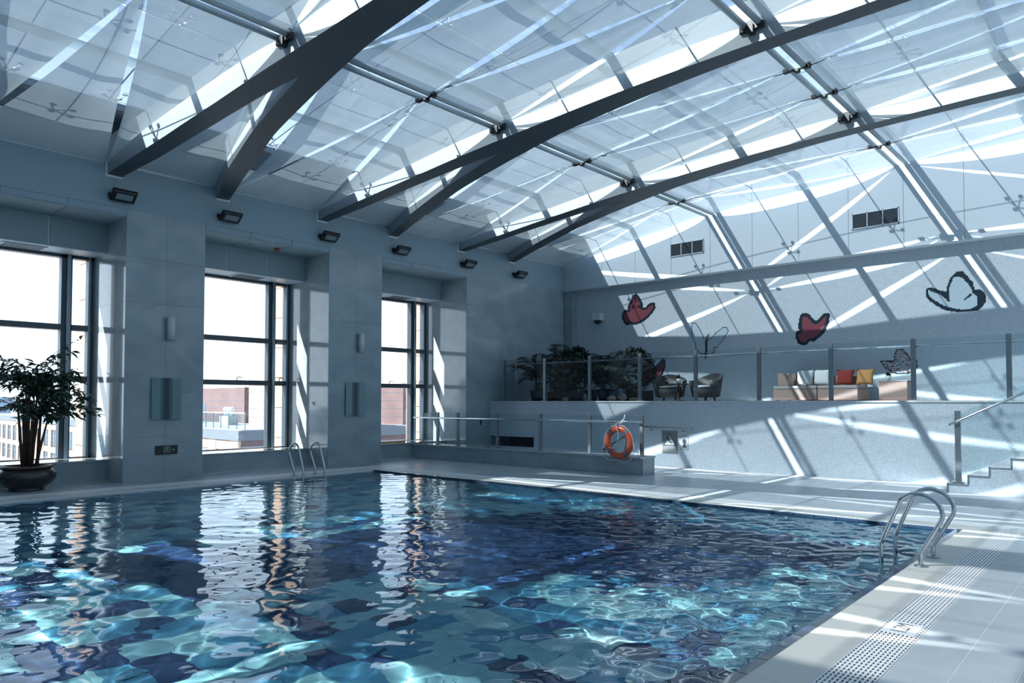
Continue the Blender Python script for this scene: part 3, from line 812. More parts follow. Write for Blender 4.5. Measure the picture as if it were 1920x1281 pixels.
# ---- pool ladders: two bent rails each with flanges and treads
def ladder(label, x, y, mirror, h=.70):
    t_ = thing('pool_ladder', label, 'ladder', (x, y, .002), 0, 'steel pool ladders')
    s_ = mirror
    pr = [(0, 0), (0, .10), (.015, .15), (.13, .36), (.185, .47), (.19, .54), (.16, .61), (.09, .67), (0, .70), (-.08, .69), (-.145, .65), (-.19, .58), (-.34, .22), (-.355, .17), (-.36, .05), (-.36, -.75)]
    P2 = []
    for i in range(len(pr)-1):
        for k in range(3):
            t = k/3; p0 = pr[max(i-1, 0)]; p1 = pr[i]; p2 = pr[i+1]; p3 = pr[min(i+2, len(pr)-1)]
            P2.append(tuple(.5*((2*p1[q])+(-p0[q]+p2[q])*t+(2*p0[q]-5*p1[q]+4*p2[q]-p3[q])*t*t+(-p0[q]+3*p1[q]-3*p2[q]+p3[q])*t**3) for q in (0, 1)))
    P2.append(pr[-1])
    for dy in (-.26, .26):
        MB().tube([(s_*a, dy, z_*h/.70 if z_ > 0 else z_) for a, z_ in P2], .0215, 14).build('rail', 'steel', t_)
        MB().lathe([(.022, .02), (.03, .016), (.062, .010), (.066, .0), (0, .0)], (0, dy, 0), 24).build('flange', 'steel_brushed', t_)
    for z_ in (-.28, -.55):
        MB().box(s_*-.40, -.25, z_, s_*-.32, .25, z_+.025).build('tread', 'steel_brushed', t_, bevel=.006)
    return t_
ladder('steel pool ladder in the near right corner of the pool', -1.73, 8.03, 1)
ladder('steel pool ladder in front of the middle windows', -13.99, 8.57, -1)

# ---- lifebuoy
lb = thing('lifebuoy', 'orange lifebuoy with grey bands and white rope hanging on the lower railing', 'lifebuoy', (-8.83, 13.12, .71))
Rm, rm = .295, .072
def torus(a0, a1, rr, mat, name, n1=None):
    n1 = n1 or max(4, int((a1-a0)/(2*PI)*64)); mb = MB(); vs = []; n2 = 18
    full = abs(a1-a0-2*PI) < 1e-6
    for i in range(n1+(0 if full else 1)):
        a = a0+(a1-a0)*i/n1
        for k in range(n2):
            q = 2*PI*k/n2; rr_ = Rm+rr*math.cos(q); vs.append((rr_*math.cos(a), rr*.92*math.sin(q), rr_*math.sin(a)))
    N = n1+(0 if full else 1); fs = []
    for i in range(n1):
        j = (i+1) % N
        for k in range(n2): fs.append((i*n2+k, i*n2+(k+1) % n2, j*n2+(k+1) % n2, j*n2+k))
    mb.add(vs, fs, 0, True); return mb.build(name, mat, lb)
torus(0, 2*PI, rm, 'orange', 'ring', 72)
for a in (.85, 2.25, 3.92, 5.38): torus(a-.11, a+.11, rm+.002, 'grey_strap', 'band')
for a in (.1, 1.57, 3.14, 4.55): MB().obox(((Rm+rm+.004)*math.cos(a), 0, (Rm+rm+.004)*math.sin(a)), (.02, .05, .03), (0, -a, 0)).build('rope_lug', 'grey_strap', lb)
pts = []
al = [1.57, .1, -1.73, -3.14, -4.71]
for a, c_ in zip(al[:-1], al[1:]):
    for k in range(10):
        t = k/10; q = a+(c_-a)*t; rr_ = Rm+rm+.008+((.10 if math.sin(q) < -.2 else 0)+.01)*math.sin(PI*t)
        pts.append((rr_*math.cos(q), -.02-.03*math.sin(PI*t), rr_*math.sin(q)))
MB().tube(pts, .0075, 6).build('grab_rope', 'rope', lb)
MB().tube([(.03, .16, .455), (.0, .1, .47), (-.02, -.09, .41), (.0, -.10, .30), (.03, -.07, .2), (0, -.06, .02), (-.07, -.06, -.10), (-.15, -.06, -.13), (-.23, -.08, -.12)], .007, 6).build('hanging_rope', 'rope', lb)
MB().tube([(-.12, .22, .44), (-.05, .18, .47), (.02, .15, .49), (.06, .13, .56), (.07, .12, .60)], .007, 6).tube([(-.13, .2, .40), (-.05, .15, .43), (.03, .15, .46), (.09, .18, .45)], .007, 6).build('rope_knot', 'rope', lb)

# ---- signs on the mosaic wall under the terrace
sg = thing('warning_sign', 'grey slip hazard sign with black triangle and falling figure', 'sign', (-9.03, YT-.012, .595))
MB().box(-.215, 0, -.275, .215, .010, .275).build('board', 'sign_grey', sg, bevel=.003)
def flat(mb, P, y0, y1): return mb.prism(P, 'y', y0, y1)
tri = [(-.18, -.08), (.18, -.08), (0, .235)]; tri2 = [(-.148, -.062), (.148, -.062), (0, .198)]
fr_ = MB()
for i in range(3):
    j = (i+1) % 3; flat(fr_, [tri[i], tri[j], tri2[j], tri2[i]], -.004, 0)
fr_.build('triangle', 'dark_gap', sg)
flat(MB(), tri2, -.002, 0).build('triangle_field', 'sign_light', sg)
fg = MB()
fg.add([(-.03+.02*math.cos(2*PI*k/10), -.005, .115+.02*math.sin(2*PI*k/10)) for k in range(10)]+[(-.03+.02*math.cos(2*PI*k/10), -.002, .115+.02*math.sin(2*PI*k/10)) for k in range(10)],
       [tuple(range(10))]+[(i, (i+1) % 10, (i+1) % 10+10, i+10) for i in range(10)])
for q in ([(-.045, .09), (-.015, .09), (.02, .02), (-.005, .005)], [(-.045, .09), (-.06, .03), (-.045, .025), (-.03, .08)], [(-.06, .14), (-.07, .135), (-.045, .085), (-.03, .09)],
          [(.02, .02), (-.005, .005), (.04, -.035), (.055, -.03)], [(.01, .02), (.07, .01), (.085, -.03), (.07, -.035), (.055, -.005), (0, 0)], [(.04, -.035), (.055, -.03), (.06, -.05), (.04, -.05)]): flat(fg, q, -.005, -.002)
fg.build('falling_figure', 'dark_gap', sg)
sg = thing('notice_sign', 'small notice with black head silhouette beside the slip warning', 'sign', (-8.625, YT-.010, .593))
MB().box(-.105, 0, -.16, .105, .008, .16).build('board', 'sign_light', sg, bevel=.002)
hd = [(.055*math.cos(a)*1.0+.0, .035+.062*math.sin(a)) for a in np.linspace(0, 2*PI, 20, endpoint=False)]
flat(flat(flat(MB(), hd, -.003, 0), [(-.025, -.04), (.03, -.04), (.025, .02), (-.02, .02)], -.0028, 0), [(-.06, -.11), (.06, -.11), (.03, -.04), (-.025, -.04)], -.003, 0).build('head_silhouette', 'dark_gap', sg)
# little stick-figure and socket on the walls behind
t_ = thing('wall_socket', 'small white socket low on the mosaic wall by the dark slot', 'socket', (-13.65, YT-.012, .80)); MB().box(-.045, 0, -.045, .045, .012, .045).build('plate', 'white_plastic', t_, bevel=.004)
t_ = thing('wall_socket', 'small metal socket on the polished side of the middle column', 'socket', (-15.89, 9.958, 1.56)); MB().box(-.05, 0, -.05, .05, .012, .05).build('plate', 'white_plastic', t_, bevel=.004); MB().box(-.035, -.006, -.015, -.005, 0, .015).build('switch', 'black', t_)
t_ = thing('wall_hook', 'tiny dark fitting on the window wall behind the lower railing', 'fitting', (XW, 15.25, 1.0)); MB().box(0, -.025, -.09, .03, .025, .06).build('body', 'black', t_, bevel=.006)

# ---- fittings of the window wall
WH = ['second from left', 'leftmost', 'third from left', 'fourth from left', 'fifth from left', 'rightmost']
for k, (y, z, wh) in enumerate([(5.22, 5.66, 'leftmost'), (7.38, 5.67, 'second from left'), (9.88, 5.67, 'third from left'), (12.12, 5.69, 'fourth from left'), (14.62, 5.69, 'fifth from left'), (16.9, 5.68, 'sixth and last from left, near the corner')]):
    t_ = thing('floodlight', 'black floodlight on the white band, ' + wh, 'floodlight', (XW+.001, y, z), 0, 'floodlights along the white band')
    MB().box(0, -.23, -.05, .05, .23, .02).tube([(.04, -.2, -.02), (.09, -.2, -.02)], .02, 6).tube([(.04, .2, -.02), (.09, .2, -.02)], .02, 6).build('bracket', 'black', t_)
    ca, sa = math.cos(.62), math.sin(.62)
    def loc_(u, v, n_): return (.155+u*ca+n_*sa, v, -.02+u*sa-n_*ca)     # u up the slope, v along the wall, n towards the pool
    vs = []
    for n_, su, sv in ((.06, .115, .20), (.03, .14, .225), (-.02, .14, .225), (-.085, .08, .13)):
        for a_, c_ in ((-1, -1), (1, -1), (1, 1), (-1, 1)): vs.append(loc_(a_*su, c_*sv, n_))
    fs = [(0, 3, 2, 1), (12, 13, 14, 15)]+[(i*4+k2, i*4+(k2+1) % 4, (i+1)*4+(k2+1) % 4, (i+1)*4+k2) for i in range(3) for k2 in range(4)]
    MB().add(vs, fs).build('housing', 'black', t_, bevel=.008)
    vs = [loc_(a_*.07+.015, c_*.15, n_) for n_ in (.059, .066) for a_, c_ in ((-1, -1), (1, -1), (1, 1), (-1, 1))]
    MB().add(vs, [(0, 3, 2, 1), (4, 5, 6, 7), (0, 1, 5, 4), (1, 2, 6, 5), (2, 3, 7, 6), (3, 0, 4, 7)]).build('lens', 'lamp_glass', t_)
for (y, wh) in ((6.18, 'left column, above its frosted panel'), (10.87, 'middle column, above its frosted panel')):
    t_ = thing('wall_sconce', 'pale cylindrical wall lamp on the ' + wh, 'wall lamp', (XW, y, 3.10))
    MB().tube([(.10, 0, -.235), (.10, 0, .235)], .075, 24).build('shade', 'sconce', t_)
    MB().box(0, -.035, -.06, .04, .035, .06).build('wall_plate', 'sconce', t_)
for (y0, y1, z0, z1, wh) in ((5.84, 6.42, 1.24, 2.09, 'left column'), (10.45, 11.02, 1.25, 2.09, 'middle column')):
    t_ = thing('frosted_panel', 'frosted ribbed glass panel with dark middle on the ' + wh, 'panel', (XW, (y0+y1)/2, (z0+z1)/2))
    h = (z1-z0)/2; w2 = (y1-y0)/2; n_ = 20
    for k in range(n_):
        a = -w2+2*w2*k/n_; c_ = a+2*w2/n_
        MB().prism([(.05, a), (.058, (a+c_)/2), (.05, c_), (.035, c_), (.035, a)], 'z', -h, h).build('rib', 'frost_dark' if 8 <= k < 12 else ('frost_mid' if k in (6, 7, 12, 13) else 'frost_glass'), t_)
    for yy in (-w2+.06, w2-.06):
        for zz in (-h+.06, h-.06): MB().tube([(0, yy, zz), (.04, yy, zz)], .012, 8).build('standoff', 'steel', t_)
t_ = thing('exit_sign', 'small dark exit sign with running figure and arrow on the left column', 'sign', (XW, 6.16, .62))
MB().box(0, -.215, -.09, .035, .215, .09).build('housing', 'black', t_, bevel=.004)
f = MB()
f.box(.035, -.06, -.055, .038, -.048, .065).box(.035, .05, -.055, .038, .062, .065).box(.035, -.06, .055, .038, .062, .065)
f.build('door_symbol', 'exit_glow', t_)
r_ = MB()
for P in ([(-.01, .025), (.01, .03), (.005, -.005), (-.012, -.005)], [(-.04, .01), (-.01, .02), (-.01, .03), (-.04, .02)], [(.005, .02), (.035, .005), (.035, .015), (.008, .032)], [(-.01, 0), (.005, 0), (.03, -.025), (.022, -.03)], [(.02, -.03), (.03, -.025), (.028, -.05), (.018, -.05)], [(-.012, 0), (0, 0), (-.02, -.05), (-.035, -.05)], [(-.006, .034), (.012, .034), (.012, .05), (-.006, .05)]):
    r_.prism(P, 'x', .035, .038)
r_.build('running_figure', 'exit_glow', t_)
MB().prism([(.085, -.005), (.125, -.005), (.125, -.022), (.155, 0), (.125, .022), (.125, .005), (.085, .005)], 'x', .035, .038).build('arrow', 'exit_glow', t_)
t_ = thing('alarm_beacon', 'small red alarm under the ceiling box of the middle window', 'alarm', (-15.72, 8.83, 5.279))
MB().lathe([(0, 0), (.07, 0), (.075, -.015), (.05, -.03), (.045, -.06), (.02, -.07), (0, -.07)], (0, 0, 0), 20).build('body', 'red_plastic', t_)
t_ = thing('ceiling_spot', 'flat round spot in the soffit of the middle window', 'spotlight', (-15.75, 8.2, 5.279)); MB().lathe([(0, 0), (.06, 0), (.062, -.008), (.03, -.012), (0, -.012)], (0, 0, 0), 20).build('trim_ring', 'frame_light', t_)
for y, wh in ((6.35, 'left'), (10.75, 'middle')):
    t_ = thing('floor_drain', 'small dark floor drain at the foot of the %s column' % wh, 'drain', (XW+.28, y, .0)); MB().lathe([(0, .004), (.05, .004), (.06, .002), (.06, 0)], (0, 0, 0), 20).build('grid', 'steel_brushed', t_)
# mosaic wall lamp
t_ = thing('dome_camera', 'white box with dark dome on the mosaic wall above the plants', 'camera', (-13.95, YM, 4.42))
MB().box(-.16, -.22, -.10, .16, -.001, .14).build('housing', 'white_plastic', t_, bevel=.015)
MB().lathe([(.12, -.10), (.11, -.15), (.07, -.20), (0, -.22)], (0, -.12, 0), 20).build('dome', 'black', t_)
# grilles in the gable
for (x0, x1, wh) in ((-11.07, -9.95, 'left'), (-5.76, -4.65, 'right')):
    z0, z1 = 6.03, 6.44; xc = (x0+x1)/2; zc = (z0+z1)/2
    t_ = thing('air_grille', 'three-part dark louvred air grille, the %s one high in the end wall' % wh, 'grille', (xc, YG, zc))
    hw, hh = (x1-x0)/2, (z1-z0)/2
    MB().box(-hw, -.025, -hh, hw, -.001, -hh+.025).box(-hw, -.025, hh-.025, hw, -.001, hh).box(-hw, -.025, -hh, -hw+.02, -.001, hh).box(hw-.02, -.025, -hh, hw, -.001, hh).build('frame', 'white_paint', t_)
    for s_ in (-1/3, 1/3): MB().box(s_*hw-.01, -.025, -hh, s_*hw+.01, -.001, hh).build('divider', 'white_paint', t_)
    MB().box(-hw+.02, -.006, -hh+.02, hw-.02, -.001, hh-.02).build('backing', 'dark_gap', t_)
    for i in range(3):
        a = -hw+.02+i*(2*hw-.04)/3+.01; c_ = a+(2*hw-.04)/3-.02
        for k in range(9): MB().obox(((a+c_)/2, -.014, -hh+.045+k*(2*hh-.09)/8), (c_-a, .018, .006), (.6, 0, 0)).build('louvre', 'frame_light', t_)

# ---- mosaic butterflies
BF = {
'B1':[(-12.64,5.07),(-12.49,5.09),(-12.36,4.94),(-12.27,4.78),(-12.26,4.63),(-12.14,4.63),(-12.09,4.69),(-11.93,4.76),(-11.81,4.74),(-11.79,4.57),(-11.89,4.43),(-12.05,4.29),(-12.21,4.18),(-12.39,4.11),(-12.57,4.08),(-12.76,4.12),(-12.88,4.08),(-12.98,4.18),(-13.07,4.35),(-13.06,4.46),(-12.99,4.57),(-12.91,4.61),(-12.82,4.59),(-12.82,4.73),(-12.71,4.91)],
'B3':[(-7.2,4.01),(-7.05,4.01),(-6.97,3.96),(-6.92,3.88),(-6.85,3.82),(-6.82,3.77),(-6.73,3.84),(-6.61,3.96),(-6.49,3.98),(-6.45,3.95),(-6.46,3.73),(-6.52,3.61),(-6.58,3.47),(-6.67,3.37),(-6.79,3.28),(-6.88,3.22),(-6.98,3.24),(-7.05,3.16),(-7.14,3.13),(-7.3,3.19),(-7.34,3.3),(-7.38,3.34),(-7.37,3.47),(-7.33,3.53),(-7.24,3.56),(-7.28,3.6),(-7.28,3.77),(-7.25,3.92)],
'B6':[(-12.24,2.94),(-11.98,2.95),(-11.81,2.72),(-11.55,2.94),(-11.45,2.91),(-11.45,2.68),(-11.55,2.44),(-11.75,2.29),(-12.01,2.2),(-12.16,2.08),(-12.31,2.18),(-12.3,2.46),(-12.24,2.58)],
'B2a':[(-10.55,4.01),(-10.38,3.99),(-10.25,3.79),(-10.15,3.59),(-10.07,3.38),(-10.07,3.02),(-10.22,3.03),(-10.4,3.18),(-10.4,3.32),(-10.53,3.59)],
'B2b':[(-10.07,3.35),(-9.93,3.49),(-9.72,3.66),(-9.52,3.79),(-9.39,3.8),(-9.33,3.68),(-9.45,3.48),(-9.7,3.21),(-9.8,3.2),(-9.79,3.05),(-9.93,3.01),(-10.06,3.02)],
'B2body':[(-10.07,3.66),(-10.03,3.49),(-9.98,3.66),(-9.95,3.64),(-10.0,3.44),(-10.04,2.91),(-10.11,2.91),(-10.07,3.45)],
'B4':[(-4.15,4.36),(-4.11,4.4),(-3.96,4.37),(-3.82,4.29),(-3.7,4.27),(-3.68,4.42),(-3.62,4.57),(-3.53,4.67),(-3.46,4.73),(-3.37,4.72),(-3.29,4.63),(-3.22,4.52),(-3.14,4.4),(-3.13,4.24),(-3.08,4.25),(-3.01,4.24),(-2.95,4.18),(-2.89,4.09),(-2.89,3.95),(-2.97,3.84),(-3.05,3.74),(-3.12,3.73),(-3.33,3.75),(-3.47,3.74),(-3.57,3.77),(-3.69,3.79),(-3.84,3.87),(-3.94,3.95),(-4.07,4.06),(-4.16,4.2)],
'B4in':[(-4.11,4.36),(-4.05,4.3),(-3.89,4.23),(-3.78,4.15),(-3.67,4.01),(-3.65,4.21),(-3.65,4.31),(-3.61,4.45),(-3.54,4.6),(-3.46,4.6),(-3.36,4.54),(-3.26,4.42),(-3.18,4.26),(-3.18,4.17),(-3.1,4.12),(-3.06,4.04),(-3.07,3.89),(-3.16,3.81),(-3.33,3.79),(-3.5,3.82),(-3.64,3.87),(-3.79,3.94),(-3.96,4.07),(-4.08,4.2)],
'B4l1':[(-3.2,4.17),(-3.17,4.14),(-3.31,4.01),(-3.34,4.03)],
'B4l2':[(-3.71,4.24),(-3.68,4.24),(-3.63,4.01),(-3.66,4.01),(-3.72,4.09)],
'B5':[(-5.23,2.64),(-4.9,2.63),(-4.89,2.8),(-4.83,2.92),(-4.69,2.92),(-4.56,2.76),(-4.51,2.64),(-4.38,2.63),(-4.35,2.46),(-4.5,2.31),(-4.72,2.28),(-4.95,2.32),(-5.11,2.45)],

}
def erode(P, x, z, d):
    if not inpoly(x, z, P): return None
    m_ = 9
    for i in range(len(P)):
        a, c_ = P[i], P[(i+1) % len(P)]; L2 = (c_[0]-a[0])**2+(c_[1]-a[1])**2
        t = max(0, min(1, ((x-a[0])*(c_[0]-a[0])+(z-a[1])*(c_[1]-a[1]))/max(L2, 1e-9)))
        m_ = min(m_, math.hypot(x-a[0]-t*(c_[0]-a[0]), z-a[1]-t*(c_[1]-a[1])))
    return m_
def butterfly(label, fn, P_all):
    xs_ = [p[0] for P in P_all for p in P]; zs_ = [p[1] for P in P_all for p in P]
    x0, x1, z0, z1 = min(xs_), max(xs_), min(zs_), max(zs_); q = .025
    t_ = thing('butterfly_mosaic', label, 'mosaic', ((x0+x1)/2, YM-.0005, (z0+z1)/2), 0, 'butterfly mosaics on the end wall')
    groups = {}
    for i in range(int((x1-x0)/q)+2):
        for k in range(int((z1-z0)/q)+2):
            x = x0+q*i; z = z0+q*k; m_ = fn(x, z)
            if m_:
                g_ = groups.setdefault(m_, MB()); cx_ = x-(x0+x1)/2; cz_ = z-(z0+z1)/2; h = q*.475
                g_.box(cx_-h, -.003, cz_-h, cx_+h, 0, cz_+h)
    for m_, g_ in groups.items(): tag(g_.build({'mosaic_navy': 'dark_tesserae', 'mosaic_red': 'red_tesserae', 'mosaic_sky': 'pale_blue_tesserae', 'mosaic_pink': 'pink_tesserae'}[m_], m_, t_), None, None, kind='stuff')
def fn_red(P, d):
    def f_(x, z):
        e_ = erode(P, x, z, d)
        return None if e_ is None else ('mosaic_navy' if e_ < d else 'mosaic_red')
    return f_
butterfly('dark red butterfly mosaic highest on the left of the end wall', fn_red(BF['B1'], .085), [BF['B1']])
butterfly('dark red butterfly mosaic in the middle of the wall above the sofa', fn_red(BF['B3'], .085), [BF['B3']])
butterfly('dark red butterfly mosaic low behind the terrace railing and wicker chair', fn_red(BF['B6'], .05), [BF['B6']])
def f_b2(x, z):
    if inpoly(x, z, BF['B2body']): return 'mosaic_navy'
    a = erode(BF['B2a'], x, z, 0); c_ = erode(BF['B2b'], x, z, 0)
    if a is None and c_ is None: return None
    m_ = max(v for v in (a, c_) if v is not None)
    return 'mosaic_navy' if m_ < .022 else 'mosaic_sky'
butterfly('pale blue butterfly mosaic with thin dark outline and antennae', f_b2, [BF['B2a'], BF['B2b'], BF['B2body']])
def f_b4(x, z):
    if not inpoly(x, z, BF['B4']): return None
    if inpoly(x, z, BF['B4l1']) or inpoly(x, z, BF['B4l2']): return 'mosaic_navy'
    return 'mosaic_sky' if inpoly(x, z, BF['B4in']) else 'mosaic_navy'
butterfly('large pale blue butterfly mosaic with thick dark rim at upper right', f_b4, [BF['B4']])
rc5 = random.Random(9)
def f_b5(x, z):
    e_ = erode(BF['B5'], x, z, 0)
    if e_ is None: return None
    if e_ < .03: return 'mosaic_navy'
    h = rc5.randrange(7)
    return 'mosaic_pink' if h in (0, 3) else ('mosaic_navy' if h == 5 else 'mosaic_sky')
butterfly('speckled pink and white butterfly mosaic above the side table', f_b5, [BF['B5']])

# ---- terrace furniture
TZ = 1.616
sf = thing('wicker_sofa', 'brown wicker corner sofa with pale seat pads against the mosaic wall', 'sofa', (-6.4, 18.75, TZ))
def part_box(nm, mat, x0, y0, z0, x1, y1, z1, par, bv=.012): return MB().box(x0, y0, z0, x1, y1, z1).build(nm, mat, par, bevel=bv)
part_box('base', 'wicker', -1.10, -.42, .02, .02, .55, .30, sf); part_box('base', 'wicker', .04, -.42, .02, 1.0, .55, .30, sf)
part_box('seat_pad', 'seat_pad', -1.09, -.44, .305, .02, .38, .39, sf, .03); part_box('seat_pad', 'seat_pad', .04, -.44, .305, 1.0, .38, .39, sf, .03)
part_box('armrest', 'wicker', -1.02, -.30, .395, -.74, .38, .72, sf); part_box('backrest', 'wicker', -1.02, .40, .302, .95, .58, .66, sf)
for x in (-1.0, -.1, .14, .9):
    for y in (-.35, .45): MB().box(x-.03, y-.03, 0, x+.03, y+.03, .019).build('foot', 'wicker_dark', sf)
def cushion(label, mat, x, y, z, w_, tilt, twist=0, d=.13):
    mb = MB(); N = 10; vs = []
    for s_ in (-1, 1):
        for i in range(N+1):
            for k in range(N+1):
                u = i/N*2-1; v = k/N*2-1
                pin = 1-.10*((abs(u)**4)*(1-v*v)*0+(1-abs(u)**2)*(abs(v)**6)+(1-abs(v)**2)*(abs(u)**6))
                th = d/2*((1-u**4)*(1-v**4))**.5
                vs.append((u*w_/2*pin, s_*th, v*w_/2*pin+w_/2))
    n1 = (N+1)**2; fs = []
    for i in range(N):
        for k in range(N):
            a = i*(N+1)+k; fs.append((a, a+1, a+N+2, a+N+1)); fs.append((n1+a, n1+a+N+1, n1+a+N+2, n1+a+1))
    me = mb.add(vs, fs, 0, True).data('cushion', mat)
    bm = bmesh.new(); bm.from_mesh(me); bmesh.ops.remove_doubles(bm, verts=bm.verts, dist=1e-4); bmesh.ops.recalc_face_normals(bm, faces=bm.faces); bm.to_mesh(me); bm.free()
    o = link('cushion', me, None, (x, y, z)); o.rotation_euler = (tilt, twist, 0); return tag(o, label, 'cushion', 'cushions on the wicker sofa')
cushion('white cushion leaning beside the sofa armrest', 'cushion_white', -6.88, 18.86, TZ+.40, .44, -.30, .0)
cushion('white cushion in the middle of the wicker sofa', 'cushion_white', -6.46, 18.92, TZ+.40, .44, -.26, -.0)
cushion('dark red cushion on the wicker sofa', 'cushion_red', -5.88, 18.90, TZ+.40, .42, -.28, .0)
cushion('yellow-orange cushion at the right end of the wicker sofa', 'cushion_orange', -5.40, 18.88, TZ+.40, .42, -.26, 0)
tb = thing('wicker_side_table', 'cube-shaped brown wicker side table right of the sofa', 'table', (-4.63, 18.75, TZ))
part_box('body', 'wicker', -.31, -.35, .0, .31, .35, .46, tb); part_box('table_top', 'seat_pad', -.32, -.36, .462, .32, .36, .485, tb, .004)
def small_plant(label, x, y, z, s_=1.0):
    t_ = thing('small_potted_plant', label, 'plant', (x, y, z))
    MB().lathe([(0, 0), (.045*s_, 0), (.06*s_, .11*s_), (.052*s_, .11*s_), (.05*s_, .09*s_), (0, .09*s_)], (0, 0, 0), 16).build('pot', 'white_plastic', t_)
    mb = MB()
    for k in range(34):
        a = random.uniform(0, 2*PI); el = random.uniform(.3, 1.4); L = random.uniform(.07, .13)*s_
        d = Vector((math.cos(a)*math.cos(el), math.sin(a)*math.cos(el), math.sin(el))); sd = Vector((-math.sin(a), math.cos(a), 0))*.016*s_
        o_ = Vector((0, 0, .10*s_)); mb.add([o_, o_+d*L*.5+sd, o_+d*L, o_+d*L*.5-sd], [(0, 1, 2, 3)])
    tag(mb.build('leaves', 'leaf_dark', t_), None, None, kind='stuff')
small_plant('small green plant in a white pot on the wicker side table', -4.78, 18.62, TZ+.486, 1.1)
def armchair(label, x, y, rz):
    t_ = thing('wicker_armchair', label, 'chair', (x, y, TZ), rz, 'dark wicker armchairs on the terrace')
    # curved wrap-around back
    mb = MB(); N = 20; vs = []
    for i in range(N+1):
        a = PI*(1.16-1.32*i/N); c_, s_ = math.cos(a), math.sin(a)
        top = .55+.20*max(0, math.sin(a))**1.2
        for rr, zz in ((.36, .12), (.44, top), (.38, top+.01), (.30, .14)): vs.append((rr*c_*1.08, rr*s_, zz))
    fs = [(i*4+k, i*4+(k+1) % 4, (i+1)*4+(k+1) % 4, (i+1)*4+k) for i in range(N) for k in range(4)]+[(0, 3, 2, 1), tuple(N*4+k for k in range(4))]
    mb.add(vs, fs, 0, True).build('backrest', 'wicker_dark', t_)
    MB().lathe([(0, .10), (.33, .10), (.355, .34), (0, .34)], (0, 0, 0), 24).build('base', 'wicker_dark', t_)
    MB().lathe([(0, .345), (.30, .345), (.33, .38), (.30, .42), (0, .43)], (0, 0, 0), 24).build('seat_cushion', 'grey_strap', t_)
    for k in range(4):
        a = PI/4+k*PI/2; MB().tube([(.24*math.cos(a), .24*math.sin(a), 0), (.22*math.cos(a), .22*math.sin(a), .10)], .022, 8).build('leg', 'wicker_dark', t_)
armchair('dark wicker armchair on the left, behind the terrace glass', -10.15, 17.6, .5)
armchair('dark wicker armchair on the right, beside the round table', -9.03, 17.55, -.35)
t_ = thing('round_side_table', 'low dark round table between the two wicker armchairs', 'table', (-9.62, 17.15, TZ))
MB().lathe([(0, .44), (.26, .44), (.265, .455), (.26, .47), (0, .47)], (0, 0, 0), 28).build('table_top', 'wicker_dark', t_); MB().lathe([(0, 0), (.17, 0), (.17, .02), (.03, .03), (.03, .44)], (0, 0, 0), 20).build('pedestal', 'wicker_dark', t_)
small_plant('small green plant in a white pot between the armchairs', -9.62, 17.15, TZ+.471, 1.2)

# ---- dark terrace plants
def palm(name, label, x, y, z, h, nf, spread, potr=.26, bush=False):
    t_ = thing(name, label, 'plant', (x, y, z), 0, 'dark plants on the left of the terrace')
    MB().lathe([(0, 0), (potr*.75, 0), (potr, .34), (potr*.93, .34), (potr*.88, .28), (0, .28)], (0, 0, 0), 20).build('pot', 'pot_blue', t_)
    for k in range(6):
        a = random.uniform(0, 2*PI); q = random.uniform(.03, .12)
        MB().tube([(q*math.cos(a), q*math.sin(a), .281), (q*1.6*math.cos(a), q*1.6*math.sin(a), h*.35), (q*2.2*math.cos(a), q*2.2*math.sin(a), h*.55)], [.016, .013, .009], 6).build('stem', 'cane', t_)
    for k in range(nf):
        mb = MB(); a = 2*PI*k/nf+random.uniform(-.3, .3); el = random.uniform(.35, 1.35); L = h*random.uniform(.40, .62); z0 = h*random.uniform(.2, .5)
        pts_ = []; n_ = 11; pos = Vector((.04*math.cos(a), .04*math.sin(a), z0)); e_ = el
        for i in range(n_):
            pts_.append(pos.copy()); pos += Vector((math.cos(a)*math.cos(e_)*spread, math.sin(a)*math.cos(e_)*spread, math.sin(e_)))*(L/(n_-1)); e_ -= .17
        mb.tube(pts_, [.006]*n_, 4)
        for i in range(2, n_):
            f_ = i/(n_-1); d = (pts_[i]-pts_[i-1]).normalized(); sd = d.cross(Vector((0, 0, 1))).normalized()
            for s_ in (-1, 1):
                for q in (0, .5):
                    ll = .34*math.sin(PI*min(.97, f_*.72+.2))*(h/2.2); o_ = pts_[i].lerp(pts_[i-1], q); dr = (d*.55+sd*s_*.9-Vector((0, 0, .32))).normalized(); wv = d.cross(dr).cross(dr).normalized()*.017
                    mb.add([o_, o_+dr*ll*.45+wv, o_+dr*ll, o_+dr*ll*.45-wv], [(0, 1, 2, 3)])
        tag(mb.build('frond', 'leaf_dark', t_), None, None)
palm('potted_palm', 'dark bushy potted palm at the left end of the terrace railing', -14.25, 16.75, TZ, 2.05, 26, .85)
palm('potted_palm', 'taller thin palm rising above the bushy one by the window wall', -13.7, 17.3, TZ, 2.6, 9, .5)
palm('potted_palm', 'dark potted palm just right of the room corner on the terrace', -12.75, 17.4, TZ, 2.05, 22, 1.0)
palm('potted_palm', 'dark potted palm second from the right in the terrace planting', -11.9, 17.0, TZ, 1.95, 24, .95)
palm('potted_palm', 'potted palm with arching fronds at the right end of the planting', -11.35, 16.8, TZ, 2.15, 18, .9)
